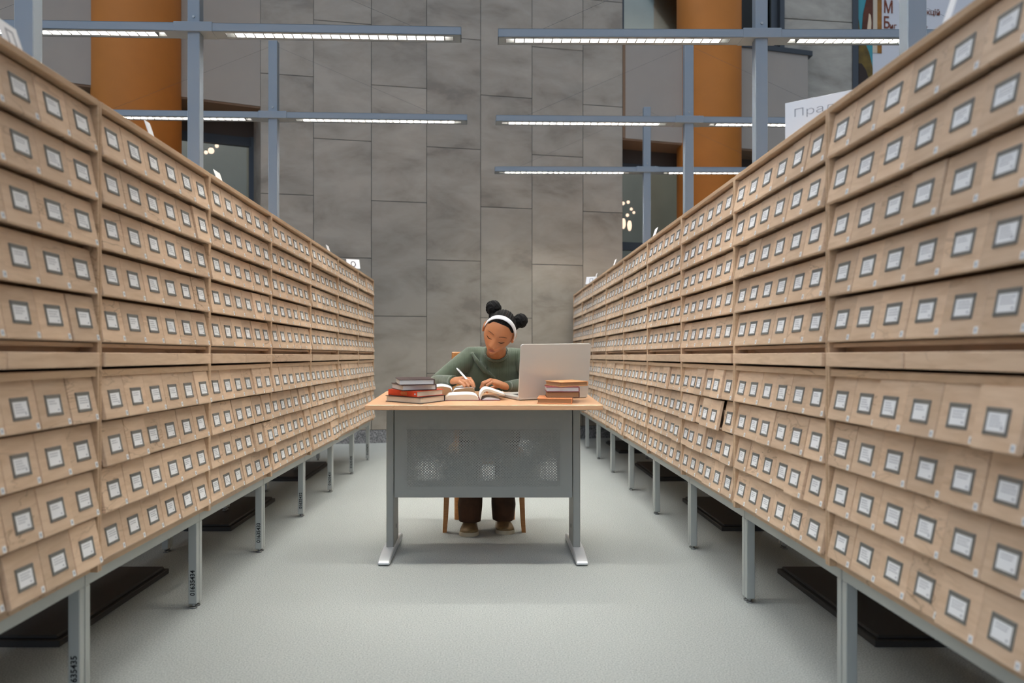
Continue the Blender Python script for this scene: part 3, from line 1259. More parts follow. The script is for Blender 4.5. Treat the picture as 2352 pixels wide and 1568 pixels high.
# gold print and emblem on the red spine
for q, (yy, zz, hh) in enumerate(((.060, .005, .018), (.066, .006, .012), (.074, .004, .019), (.082, .006, .016), (.088, .004, .020), (.096, .007, .012), (.104, .005, .017), (.112, .006, .015))):
    pass
g = G()
for yy, z0, z1 in ((.066, .006, .021), (.071, .008, .019), (.076, .005, .022), (.081, .006, .021), (.088, .004, .023), (.094, .007, .020), (.099, .006, .021), (.104, .009, .018)):
    g.box(-.0018, -.0009, yy, yy + .0016, z0, z1)
g.build('gold_lettering', M['gold'], b2)
g = G()
g.tube([(-.0009, .011, .0137), (-.0019, .011, .0137)], .0042, n=18)
g.build('emblem', M['emblem'], b2)

# right stack
r1 = book('book', 'thin orange-tan paperback at the bottom of the right stack', (.3685, 3.592), 0, -.13, .158, .150, .0245, M['cov_orange'], M['page_tan'], '+x', GR, 'fr')
r2 = book('book', 'brown book with brown page edges, second from the bottom of the right stack', (.408, 3.640), .025, .0, .150, .120, .0255, M['cov_brown'], M['page_tan'], '+x', GR, 'fr')
r3 = book('book', 'wine-red book with white pages, third up in the right stack', (.408, 3.640), .051, .01, .152, .120, .0225, M['cov_wine'], M['page_white'], '+x', GR, 'fr')
r4 = book('book', 'tan paperback lying askew on top of the right stack', (.3195, 3.625), .074, .50, .152, .130, .0215, M['cov_tan'], M['page_tan'], '+x', GR)


# ------------------------------------------------------------------ open books
def open_book(label, loc, yaw, left, right, depth, cover, pages, top, lw, rw, group='open books on the desk'):
    """left/right: upper outlines (x, z) of the page blocks seen from the front, from the spine outwards"""
    R3 = on_desk(yaw)
    l = Vector((loc[0], loc[1], 0))
    l.z = zt(l.y) + .0006
    t = thing('open_book', l, label, 'book', group, mat3=R3)
    g = G()
    g.box(-lw, -.004, 0, depth, 0, .0025, .0008)
    g.box(.004, rw, 0, depth, 0, .0025, .0008)
    g.box(-.006, .006, 0, depth, 0, .002, .0006)
    g.build('cover', cover, t)
    for nm, up, lo in (('left_pages', left[0], left[1]), ('right_pages', right[0], right[1])):
        g = G()
        n = len(up)
        outline = [Vector((x, 0, z)) for x, z in up] + [Vector((x, 0, z)) for x, z in lo[::-1]]
        A = [g.bm.verts.new((p.x, .004, p.z)) for p in outline]
        B = [g.bm.verts.new((p.x, depth - .004, p.z)) for p in outline]
        k = len(outline)
        for i in range(n):
            pass
        fs = []
        # ends as strips between the upper and lower outlines
        m = len(lo)
        assert m == n
        for i in range(n - 1):
            for V, flip in ((A, False), (B, True)):
                q = [V[i], V[i + 1], V[k - 2 - i], V[k - 1 - i]]
                f = g.bm.faces.new(q[::-1] if flip else q)
                f.material_index = 0
        for i in range(k):
            j = (i + 1) % k
            f = g.bm.faces.new([A[i], A[j], B[j], B[i]])
            f.material_index = 1 if i < n - 1 else 0
            f.smooth = True
        bmesh.ops.recalc_face_normals(g.bm, faces=g.bm.faces[:])
        g.build(nm, [pages, top], t)
    return t


def curve(pts, n=18):
    """smooth a polyline (Catmull-Rom)"""
    P = [pts[0]] + list(pts) + [pts[-1]]
    out = []
    seg = len(pts) - 1
    for i in range(n):
        u = i / (n - 1) * seg
        s = min(int(u), seg - 1)
        f = u - s
        a, b, c, d = P[s], P[s + 1], P[s + 2], P[s + 3]
        out.append(tuple(.5 * (2 * b[k] + (c[k] - a[k]) * f + (2 * a[k] - 5 * b[k] + 4 * c[k] - d[k]) * f * f + (3 * b[k] - a[k] - 3 * c[k] + d[k]) * f ** 3) for k in (0, 1)))
    return out


# front book: thick left half flat, right half arching up and over
L_up = curve([(-.004, .006), (-.018, .023), (-.055, .029), (-.110, .027), (-.146, .0245)])
L_lo = curve([(-.003, .0026), (-.03, .0026), (-.06, .0026), (-.12, .0026), (-.168, .0026)])
R_up = curve([(.002, .006), (.004, .030), (.022, .052), (.050, .052), (.085, .040), (.122, .0275)])
R_lo = curve([(.006, .0026), (.013, .026), (.027, .041), (.048, .042), (.080, .032), (.118, .0225)])
ob = open_book('open book at the front of the desk, its right pages arched upward', (-.050, 3.755), .05, (L_up, L_lo), (R_up, R_lo), .168, M['cov_wine'], M['page_cream'], M['leaf'], .174, .098)
# loose lower leaves on the right cover
g = G()
pr = curve([(.012, .003), (.03, .012), (.05, .013), (.075, .009), (.096, .004)], 14)
g.prism([(p[0], p[1]) for p in pr] + [(.096, .0028), (.012, .0026)], 'y', .006, .160)
g.build('lower_leaves', M['page_white'], ob)
# back book
L2u = curve([(-.002, .020), (-.010, .044), (-.05, .053), (-.10, .048), (-.132, .040)])
L2l = curve([(-.003, .0026), (-.03, .0026), (-.06, .0026), (-.10, .0026), (-.134, .0026)])
R2u = curve([(.002, .020), (.012, .036), (.055, .044), (.092, .048), (.108, .040)])
R2l = curve([(.003, .0026), (.03, .0026), (.06, .0026), (.09, .0026), (.112, .0026)])
open_book('thick open book under the writing hand, behind the front open book', (-.186, 3.928), .03, (L2u, L2l), (R2u, R2l), .205, M['cov_brown'], M['page_tan'], M['leaf'], .138, .118)

# ------------------------------------------------------------------ laptop
lx, ly = .1335, 3.757
yaw = math.atan2(.151, .3473)
t = thing('laptop', (lx, ly, zt(ly) + .0006), 'large silver laptop standing open with its back to the camera', 'laptop', None, mat3=on_desk(yaw))
LWd, LDd = .379, .262
g = G()


def rrect(w, h, r, n=6):
    pts = []
    for cx, cy, a0 in ((w - r, h - r, 0), (r, h - r, PI / 2), (r, r, PI), (w - r, r, 1.5 * PI)):
        for q in range(n + 1):
            a = a0 + PI / 2 * q / n
            pts.append((cx + r * math.cos(a), cy + r * math.sin(a)))
    return pts


g.prism(rrect(LWd, LDd, .012), 'z', .0025, .0165, bev=.0015)
base = g.build('base', M['alu'], t)
g = G()
g.box(.01, LWd - .01, .004, LDd - .01, .0, .0025)
g.build('bottom_plate', M['black'], base)
g = G()
for r in range(6):
    for c in range(14):
        x = .04 + c * .0216
        y = .045 + r * .0185
        g.box(x, x + .0175, y, y + (.0150 if r else .009), .0165, .0173)
g.build('keyboard', M['key'], base)
g = G()
g.box(LWd / 2 - .055, LWd / 2 + .055, LDd - .105, LDd - .012, .0165, .0168)
g.build('trackpad', M['alu'], base)
# lid, hinged along the near edge and leaning 6 degrees towards the camera
g = G()
g.prism(rrect(LWd, .256, .013), 'y', -.004, .004, bev=.0018)
lid = g.build('lid', M['alu'], t, (0, .004, .012))
lid.rotation_euler = (math.radians(6), 0, 0)
g = G()
g.box(.010, LWd - .010, .0041, .0046, .014, .248)
g.build('screen', M['black'], lid)
g = G()
g.tube([(.05, 0, 0), (LWd - .05, 0, 0)], .006, n=12)
g.build('hinge', M['black'], t, (0, .006, .012))

# ------------------------------------------------------------------ chair
ch = thing('chair', (-.033, 4.52, 0), 'orange-brown wooden chair under the seated reader', 'chair')
g = G()
g.prism([(-.215, -.20), (.215, -.20), (.19, .20), (-.19, .20)], 'z', .425, .455, bev=.006)
g.build('seat', M['chair'], ch)
for s in (-1, 1):
    # front legs: bowed outwards at the foot
    g = G()
    zs = [.425, .35, .26, .17, .08, 0]
    xo = [.205, .205, .2055, .207, .211, .2165]
    ws = [.016, .0155, .015, .014, .0125, .0108]
    for i in range(5):
        pass
    A = []
    for z, x, w in zip(zs, xo, ws):
        A.append([g.bm.verts.new((s * x + dx * w, -.15 + dy * .016, z)) for dx, dy in ((-1, -1), (1, -1), (1, 1), (-1, 1))])
    for i in range(5):
        for q in range(4):
            g.bm.faces.new([A[i][q], A[i][(q + 1) % 4], A[i + 1][(q + 1) % 4], A[i + 1][q]])
    g.bm.faces.new(A[0])
    g.bm.faces.new(A[-1][::-1])
    bmesh.ops.recalc_face_normals(g.bm, faces=g.bm.faces[:])
    g.build('front_leg', M['chair'], ch)
    g = G()
    g.tube([(s * .160, .19, 0), (s * .162, .18, .45), (s * .168, .20, .72), (s * .172, .255, .975)], [(.019, .017)] * 4, n=8, up=(1, 0, 0), smooth=False)
    g.build('rear_leg', M['chair'], ch)
g = G()
g.prism([(.215, .76), (.232, .76), (.262, .990), (.245, .990)], 'x', -.198, .198, bev=.005)
g.build('backrest', M['chair'], ch)
g = G()
g.box(-.185, .185, -.165, -.145, .37, .425, .002)
g.box(-.15, .15, .165, .185, .37, .425, .002)
g.build('apron', M['chair'], ch)
# ------------------------------------------------------------------ the reader
PX, PYY = .022, 4.50
per = thing('person', (PX, PYY, 0), 'person with two dark buns, white headband and olive sweater, writing at the desk', 'person')
ORG = Vector((PX, PYY, 0))


def Rm(p, y, r):
    Rx = Matrix.Rotation(p, 3, 'X')
    Rz = Matrix.Rotation(y, 3, 'Z')
    c, s = math.cos(r), math.sin(r)
    Ry = Matrix(((c, 0, s), (0, 1, 0), (-s, 0, c)))
    return Ry @ Rx @ Rz


HR = Rm(.546, -.06, .353)
HC = Vector((.046, 4.124, 1.0885))
HS = 1.04


def hw_(p):
    return HR @ (Vector(p) * HS) + HC


def gauss(d, s):
    return math.exp(-.5 * (d / s) ** 2)


def sst(a, b, x):
    t = max(0.0, min(1.0, (x - a) / (b - a)))
    return t * t * (3 - 2 * t)


def head_point(n):
    """n: unit direction -> point of the head surface in head coordinates (x: the person's left, -y: forward, z: up)"""
    x, y, z = n.x * .073, n.y * .096, n.z * .114
    fr = max(0.0, -n.y)
    low = max(0.0, -n.z)
    # jaw: narrower towards the chin, back of the skull tucks in to the neck
    x *= 1 - .41 * sst(.15, 1.0, low)
    if n.y > 0:
        y *= 1 - .30 * sst(.2, 1.0, low)
        x *= 1 + .03 * n.y
    # face plane a little flatter
    if fr > 0:
        y = y * (1 - .07 * sst(.5, 1, fr))
        if low > .3:
            y -= .014 * sst(.3, .95, low) * sst(.0, .5, fr + .15)
    f = 0.0
    w = sst(.15, .55, fr)
    ax = abs(x)
    f += .0055 * gauss(z - .026, .009) * gauss(ax - .026, .022)                 # brow ridge
    f -= .0140 * gauss(z - .006, .014) * gauss(ax - .031, .0135)               # eye sockets
    f += .0085 * gauss(z - .001, .0085) * gauss(ax - .032, .0115)              # lids
    f -= .0020 * gauss(z + .006, .0020) * gauss(ax - .032, .0130)              # lash line
    f += .0045 * gauss(z + .024, .016) * gauss(ax - .042, .015)                # cheekbones
    t = sst(.022, -.036, z)
    nose = (.004 + .0185 * t) * gauss(x, .0075 + .0045 * t) * (1 if z > -.036 else gauss(z + .036, .0065))
    nose *= sst(.030, .012, z)
    f += nose
    f += .0075 * gauss(z + .040, .0065) * gauss(ax - .0125, .0055)              # nostril wings
    f -= .0030 * gauss(z + .050, .004) * gauss(ax, .004)                       # philtrum
    f += .0068 * gauss(z + .0595, .0045) * gauss(x, .0150)                      # upper lip
    f += .0080 * gauss(z + .0730, .0052) * gauss(x, .0135)                      # lower lip
    f -= .0046 * gauss(z + .0660, .0020) * gauss(x, .0190)                      # mouth line
    f -= .0040 * gauss(z + .0830, .0045) * gauss(x, .014)                      # under the lip
    f += .0085 * gauss(z + .1000, .0105) * gauss(x, .0170)                      # chin
    y -= f * w
    return Vector((x, y, z))


# --- continuous body: head, neck, trunk, limbs, hands with five fingers each
g = G()
NU, NV = 132, 110
grid = []
for j in range(NV + 1):
    th = PI * j / NV
    row = []
    for i in range(NU):
        ph = 2 * PI * i / NU
        n = Vector((math.sin(th) * math.cos(ph), math.sin(th) * math.sin(ph), math.cos(th)))
        row.append(n)
    grid.append(row)
top_v = g.bm.verts.new(hw_(head_point(Vector((0, 0, 1)))))
bot_v = g.bm.verts.new(hw_(head_point(Vector((0, 0, -1)))))
rows = [[g.bm.verts.new(hw_(head_point(n))) for n in grid[j]] for j in range(1, NV)]
for i in range(NU):
    k = (i + 1) % NU
    g.bm.faces.new([top_v, rows[0][i], rows[0][k]])
    g.bm.faces.new([bot_v, rows[-1][k], rows[-1][i]])
    for j in range(len(rows) - 1):
        g.bm.faces.new([rows[j][i], rows[j + 1][i], rows[j + 1][k], rows[j][k]])
# ears
for s in (-1, 1):
    m = HR @ Matrix.Rotation(s * .35, 3, 'Z') @ Matrix.Rotation(-.15, 3, 'X')
    g.ball(hw_((s * .0765, .008, -.004)), (.0085, .018, .031), n=20, mat=m)
    g.ball(hw_((s * .081, .017, .006)), (.006, .012, .020), n=16, mat=m)
# neck
g.tube([hw_((0, .012, -.045)), hw_((0, .028, -.085)), (.036, 4.315, 1.005), (.030, 4.39, .965), (.026, 4.44, .93)], [.048, .047, .050, .056, .066], n=20)
# trunk
g.tube([(.026, 4.42, .95), (.026, 4.44, .92), (.024, 4.48, .84), (.022, 4.53, .72), (.02, 4.57, .60), (.0, 4.58, .50)], [(.10, .055), (.125, .075), (.125, .085), (.11, .08), (.125, .09), (.12, .09)], n=24, up=(1, 0, 0))
SH = {'r': (-.108, 4.435, .957), 'l': (.168, 4.44, .948)}
EL = {'r': (-.298, 4.285, .818), 'l': (.268, 4.33, .812)}
WR = {'r': (-.188, 4.070, .838), 'l': (.080, 4.080, .809)}
for s in 'rl':
    a, b, c = Vector(SH[s]), Vector(EL[s]), Vector(WR[s])
    g.tube([Vector((.03, 4.44, .94)), a, a.lerp(b, .5), b], [.045, .046, .038, .033], n=14)
    g.tube([b + (b - c).normalized() * .01, b.lerp(c, .35), b.lerp(c, .75), c], [.033, .034, .026, (.024, .019)], n=14)
for s, kx, kn, an in ((-1, -.10, (-.105, 4.30, .50), (-.112, 4.395, .085)), (1, .10, (.085, 4.31, .50), (.072, 4.445, .085))):
    hip = Vector((kx * .9, 4.57, .52))
    g.tube([hip, hip.lerp(Vector(kn), .5), Vector(kn)], [.075, .066, .052], n=14)
    g.tube([Vector(kn), Vector(kn).lerp(Vector(an), .4), Vector(an)], [.052, .048, .034], n=14)
# right hand (writing)
def hand(palm, prad, up, fingers):
    g.tube(palm, prad, n=16, up=up)
    for pts, r in fingers:
        P = [Vector(p) for p in pts]
        g.tube(P, [r, r * .98, r * .9, r * .72][:len(P)], n=10)
        for i, p in enumerate(P):
            g.ball(p, (r, r * .98, r * .9, r * .72)[i], n=10)


upr = Vector((.028, .028, .018))
hand([(-.195, 4.082, .836), (-.178, 4.060, .840), (-.155, 4.030, .843), (-.138, 4.005, .843)], [(.024, .018), (.029, .0165), (.034, .0155), (.030, .0125)], upr,
     [([(-.124, 4.016, .852), (-.099, 3.987, .852), (-.085, 3.968, .833), (-.078, 3.958, .813)], .0088),
      ([(-.130, 4.000, .847), (-.106, 3.968, .841), (-.092, 3.954, .824), (-.083, 3.949, .808)], .0088),
      ([(-.141, 3.992, .841), (-.120, 3.958, .833), (-.108, 3.945, .817), (-.104, 3.950, .806)], .0084),
      ([(-.153, 3.988, .834), (-.137, 3.960, .826), (-.127, 3.951, .814), (-.124, 3.956, .806)], .0074),
      ([(-.170, 4.048, .838), (-.137, 4.040, .832), (-.110, 4.008, .826), (-.088, 3.976, .815)], .0096)])
upl = Vector((-.012, .062, .012))
hand([(.086, 4.085, .808), (.062, 4.070, .815), (.032, 4.048, .828), (.004, 4.032, .838)], [(.025, .019), (.030, .019), (.036, .018), (.034, .0135)], upl,
     [([(-.002, 4.060, .841), (-.034, 4.052, .830), (-.043, 4.050, .808), (-.034, 4.052, .790)], .0088),
      ([(-.004, 4.040, .842), (-.038, 4.028, .829), (-.047, 4.026, .804), (-.036, 4.028, .786)], .0090),
      ([(.000, 4.018, .839), (-.032, 4.004, .825), (-.041, 4.002, .801), (-.030, 4.005, .784)], .0086),
      ([(.008, 4.000, .833), (-.016, 3.984, .818), (-.025, 3.982, .798), (-.015, 3.986, .783)], .0076),
      ([(.050, 4.092, .812), (.020, 4.104, .804), (-.006, 4.098, .796), (-.026, 4.088, .788)], .0096)])


def fuse(g, name, mats, voxel, smooth, parent, faces_smooth=True):
    """melt overlapping closed shapes into one continuous surface"""
    me = g.mesh(name, mats)
    o = bpy.data.objects.new(name, me)
    COL.objects.link(o)
    md = o.modifiers.new('r', 'REMESH')
    md.mode = 'VOXEL'
    md.voxel_size = voxel
    md.use_smooth_shade = True
    ms = o.modifiers.new('s', 'SMOOTH')
    ms.factor = .5
    ms.iterations = smooth
    dg = bpy.context.evaluated_depsgraph_get()
    m2 = bpy.data.meshes.new_from_object(o.evaluated_get(dg))
    m2.name = name
    bpy.data.objects.remove(o)
    for v in m2.vertices:
        v.co -= ORG
    m2.materials.clear()
    for m in (mats if isinstance(mats, (list, tuple)) else [mats]):
        m2.materials.append(m)
    for p in m2.polygons:
        p.use_smooth = True
        p.material_index = 0
    o = bpy.data.objects.new(name, m2)
    COL.objects.link(o)
    o.parent = parent
    return o


body = fuse(g, 'body', M['skin'], .0024, 2, per)

# the lips have their own colour: an oval of the skin around the mouth, in head coordinates
nt = M['skin'].node_tree
bs = nt.nodes['Principled BSDF']
src = bs.inputs['Base Color'].links[0].from_socket
tc = N(nt, 'ShaderNodeTexCoord')
sb = N(nt, 'ShaderNodeVectorMath', operation='SUBTRACT')
nt.links.new(tc.outputs['Object'], sb.inputs[0])
sb.inputs[1].default_value = HC - ORG


def axis_of(k):
    d = N(nt, 'ShaderNodeVectorMath', operation='DOT_PRODUCT')
    nt.links.new(sb.outputs[0], d.inputs[0])
    d.inputs[1].default_value = HR.col[k] / HS
    return d.outputs['Value']


def mth(op, a, b=None):
    n = N(nt, 'ShaderNodeMath', operation=op)
    for i, v in enumerate((a, b)):
        if v is None:
            continue
        if isinstance(v, (int, float)):
            n.inputs[i].default_value = v
        else:
            nt.links.new(v, n.inputs[i])
    return n.outputs[0]


qx, qy, qz = axis_of(0), axis_of(1), axis_of(2)
ex = mth('POWER', mth('ABSOLUTE', mth('DIVIDE', qx, .0185)), 2.0)
ez = mth('POWER', mth('ABSOLUTE', mth('DIVIDE', mth('ADD', qz, .0668), .0098)), 2.0)
rr_ = mth('ADD', ex, ez)
mk = N(nt, 'ShaderNodeMapRange', interpolation_type='SMOOTHSTEP')
mk.inputs['From Min'].default_value = 1.15
mk.inputs['From Max'].default_value = .55
nt.links.new(rr_, mk.inputs['Value'])
fr_ = mth('MULTIPLY', mk.outputs['Result'], mth('LESS_THAN', qy, -.05))
mxl = N(nt, 'ShaderNodeMix', data_type='RGBA')
nt.links.new(fr_, mxl.inputs['Factor'])
nt.links.new(src, mxl.inputs[6])
mxl.inputs[7].default_value = lin((150, 88, 68))
nt.links.new(mxl.outputs[2], bs.inputs['Base Color'])


def local(g, name, mats, parent=per):
    g.shift(-ORG)
    return g.build(name, mats, parent)


def surf(x, z, out=.0006):
    """point on the face front at head coordinates x, z"""
    best = None
    lo, hi = -1.0, 0.0
    # march over directions until the projected x, z fits
    n = Vector((x / .073, -.9, z / .114)).normalized()
    for _ in range(40):
        p = head_point(n)
        n = (n + Vector(((x - p.x) / .073 * .7, 0, (z - p.z) / .114 * .7))).normalized()
    p = head_point(n)
    return p + Vector((0, -out, 0))


# brows and lash lines
for s in (-1, 1):
    g = G()
    pts = [hw_(surf(s * (.013 + .037 * u), .0205 + .0060 * math.sin(PI * (.15 + .72 * u)), .0001)) for u in [q / 8 for q in range(9)]]
    g.tube(pts, [(.0008 + .0014 * math.sin(PI * (.1 + .8 * q / 8)), .0009) for q in range(9)], n=8, up=HR @ Vector((0, 0, 1)))
    local(g, 'eyebrow', M['brow'])
    g = G()
    pts = [hw_(surf(s * (.0175 + .029 * u), -.0045 - .0055 * math.sin(PI * u) + .0025 * u, .0008)) for u in [q / 16 for q in range(17)]]
    g.tube(pts, [(.0005 + .0014 * math.sin(PI * (.05 + .85 * q / 16)), .0011) for q in range(17)], n=8, up=HR @ Vector((0, 0, 1)))
    local(g, 'eyelashes', M['hair'])

# hair cap
def hairline(p):
    y = p.y
    if y < 0:
        return .030 + .86 * (-y) - .9 * max(0, abs(p.x) - .040) * sst(.01, .05, -y)
    return .030 - .4 * y if y < .02 else max(-.084, .022 - 3.2 * (y - .02))


g = G()
vmap = {}
NU2, NV2 = 240, 180
P = {}
for j in range(NV2 + 1):
    th = PI * (j + .0) / NV2
    for i in range(NU2):
        ph = 2 * PI * i / NU2
        n = Vector((math.sin(th) * math.cos(ph), math.sin(th) * math.sin(ph), math.cos(th)))
        q = head_point(n)
        P[j, i] = (q, n)


def hv(j, i):
    i %= NU2
    if (j, i) not in vmap:
        q, n = P[j, i]
        lift = .0015 + .0055 * sst(0, .02, q.z - hairline(q)) + .0012 * math.sin(q.x * 520) * sst(.0, .05, q.z)
        # the parting
        lift -= .0012 * sst(.07, .1, q.z) * gauss(q.x - .004, .0025) * sst(-.1, .0, -abs(q.y) + .06)
        vmap[j, i] = g.bm.verts.new(hw_(q + n * lift))
    return vmap[j, i]


for j in range(NV2):
    for i in range(NU2):
        qs = [P[j, i][0], P[j + 1, i][0], P[j + 1, (i + 1) % NU2][0], P[j, (i + 1) % NU2][0]]
        if all(q.z > hairline(q) - .004 for q in qs):
            vs = [hv(j, i), hv(j + 1, i), hv(j + 1, i + 1), hv(j, i + 1)]
            try:
                f = g.bm.faces.new(vs)
                f.smooth = True
            except ValueError:
                pass
bmesh.ops.remove_doubles(g.bm, verts=g.bm.verts[:], dist=.0001)
hair = local(g, 'hair', M['hair'])
md = hair.modifiers.new('thick', 'SOLIDIFY')
md.thickness = .006
md.offset = -1
# parting line
g = G()
pts = [hw_(head_point(Vector((.05, -math.sin(a), math.cos(a))).normalized()) + Vector((0, -.006 * math.sin(a), .006 * math.cos(a)))) for a in (.48, .36, .24, .12, 0, -.1)]
g.tube(pts, [(.0016, .0012)] * 6, n=6, up=HR @ Vector((1, 0, 0)))
local(g, 'hair_parting', M['parting'])
# two buns
for k, (c, r) in enumerate(((at(1133.5, 707.5, 4.13), .040), (at(1195.5, 736.5, 4.13), .037))):
    g = G()
    rr = random.Random(k + 3)
    g.ball(c, r, n=72)
    for v in g.bm.verts:
        d = (v.co - c).normalized()
        tw = math.atan2(d.x, d.z)
        v.co = c + d * r * (1 + .045 * math.sin(5 * tw + 9 * d.y + k) + .03 * math.sin(19 * d.x + 4 * k) * math.sin(17 * d.z) + .02 * math.sin(43 * d.y + 31 * d.x) * math.sin(37 * d.z))
    d = (HC - c).normalized()
    g.tube([c + d * r * .5, c + d * r * 1.35], [r * .75, r * .95], n=18)
    local(g, 'hair_bun', M['hair'])
# headband
g = G()
rings = []
vh = Vector((0, -.41, .912))
wv = Vector((1, 0, 0)).cross(vh)
nb = 48
for q in range(nb + 1):
    a = math.radians(-84 + 182 * q / nb)
    row = []
    for (dw, dr) in ((-.0125, 0), (-.0105, .0022), (0, .003), (.0105, .0022), (.0125, 0), (.0105, -.0025), (-.0105, -.0025)):
        c = Vector((.003 + math.sin(a) * (.0800 + dr), 0, 0)) + vh * (math.cos(a) * (.1225 + dr)) + wv * dw
        if dw != 0:
            c -= vh * (abs(dw) * .10)
        row.append(g.bm.verts.new(hw_(c)))
    rings.append(row)
for i in range(nb):
    for k in range(7):
        f = g.bm.faces.new([rings[i][k], rings[i][(k + 1) % 7], rings[i + 1][(k + 1) % 7], rings[i + 1][k]])
        f.smooth = True
g.bm.faces.new(rings[0])
g.bm.faces.new(rings[-1][::-1])
bmesh.ops.recalc_face_normals(g.bm, faces=g.bm.faces[:])
local(g, 'headband', M['band'])

# --- sweater
g = G()
g.tube([(.032, 4.362, .981), (.029, 4.40, .962), (.026, 4.435, .925), (.014, 4.465, .85), (.010, 4.52, .74), (.02, 4.57, .62), (.02, 4.585, .55)],
       [(.065, .061), (.112, .078), (.150, .100), (.166, .112), (.160, .110), (.142, .112), (.145, .115)], n=36, up=(1, 0, 0))
for s in 'rl':
    a, b, c = Vector(SH[s]), Vector(EL[s]), Vector(WR[s])
    g.tube([Vector((.03, 4.44, .935)), a.lerp(Vector((.03, 4.44, .94)), .3), a, a.lerp(b, .3), a.lerp(b, .65), b + Vector((0, 0, -.002))], [.075, .068, .062, .056, .048, .041], n=20)
    e = b + (b - c).normalized() * .008
    g.tube([e, b.lerp(c, .2), b.lerp(c, .5), b.lerp(c, .8), c.lerp(b, .04)], [.038, .043, .038, .033, (.030, .026)], n=20)
# folds as rolls running over the cloth
def fold(pts, r):
    g.tube(pts, r, n=8)


fold([(-.10, 4.372, .985), (-.075, 4.345, .94), (-.03, 4.335, .885), (.03, 4.345, .84)], [.006, .013, .014, .006])
fold([(-.05, 4.37, .965), (-.045, 4.352, .93), (-.02, 4.345, .90)], [.004, .008, .003])
fold([(-.16, 4.352, .93), (-.19, 4.325, .895), (-.185, 4.33, .86)], [.005, .012, .004])
fold([(-.262, 4.285, .862), (-.262, 4.252, .838), (-.23, 4.232, .812)], [.006, .012, .005])
fold([(-.285, 4.272, .853), (-.275, 4.238, .832), (-.25, 4.21, .80)], [.006, .010, .004])
fold([(-.05, 4.375, .80), (.02, 4.362, .795), (.09, 4.372, .82)], [.006, .013, .006])
sw = fuse(g, 'sweater', M['knit'], .0042, 9, per)
# collar
g = G()
cc, nv = Vector((.032, 4.358, .983)), Vector((.03, -.76, .65)).normalized()
U = Vector((1, 0, .02)).normalized()
V = nv.cross(U).normalized()
pts = [cc + U * math.cos(a) * .063 + V * math.sin(a) * .059 for a in [2 * PI * q / 40 for q in range(41)]]
g.tube(pts[:-1] + [pts[0]], [(.0105, .0050)] * 41, n=10, up=nv)
local(g, 'collar', M['knit'])
# cuffs
for s in 'rl':
    g = G()
    b, c = Vector(EL[s]), Vector(WR[s])
    d = (c - b).normalized()
    g.tube([c - d * .020, c + d * .002, c + d * .004], [(.031, .027), (.030, .026), (.027, .023)], n=20)
    local(g, 'cuff', M['knit'])

# --- trousers (flared) and shoes
g = G()
for kx, kn, an in ((-1, (-.105, 4.30, .50), (-.112, 4.395, .085)), (1, (.085, 4.31, .50), (.072, 4.445, .085))):
    kn, an = Vector(kn), Vector(an)
    hip = Vector((.09 * kx, 4.57, .52))
    g.tube([Vector((.0, 4.59, .535)), hip, hip.lerp(kn, .5), kn], [.105, .090, .080, .066], n=22)
    q = kn.lerp(an, .45)
    m2 = kn.lerp(an, .68)
    low = Vector((an.x, an.y - .010, .058))
    g.tube([kn + Vector((0, .01, .01)), kn.lerp(an, .2), q, m2 + Vector((.006 * kx * -1, -.004, 0)), kn.lerp(an, .86), low], [.066, .060, .056, .063, .068, .060], n=22)
    for u, sx, r in ((.55, -1, .010), (.66, 1, .012), (.78, -1, .013), (.88, 1, .012), (.60, .3, .010)):
        p = kn.lerp(an, u)
        g.tube([p + Vector((-.052 * sx, -.034, .022)), p + Vector((0, -.062, 0)), p + Vector((.052 * sx, -.034, -.026))], [r * .5, r, r * .5], n=8)
g.tube([(.0, 4.585, .50), (.0, 4.585, .64)], [(.14, .11), (.135, .105)], n=24, up=(1, 0, 0))
fuse(g, 'trousers', M['trouser'], .0045, 3, per)
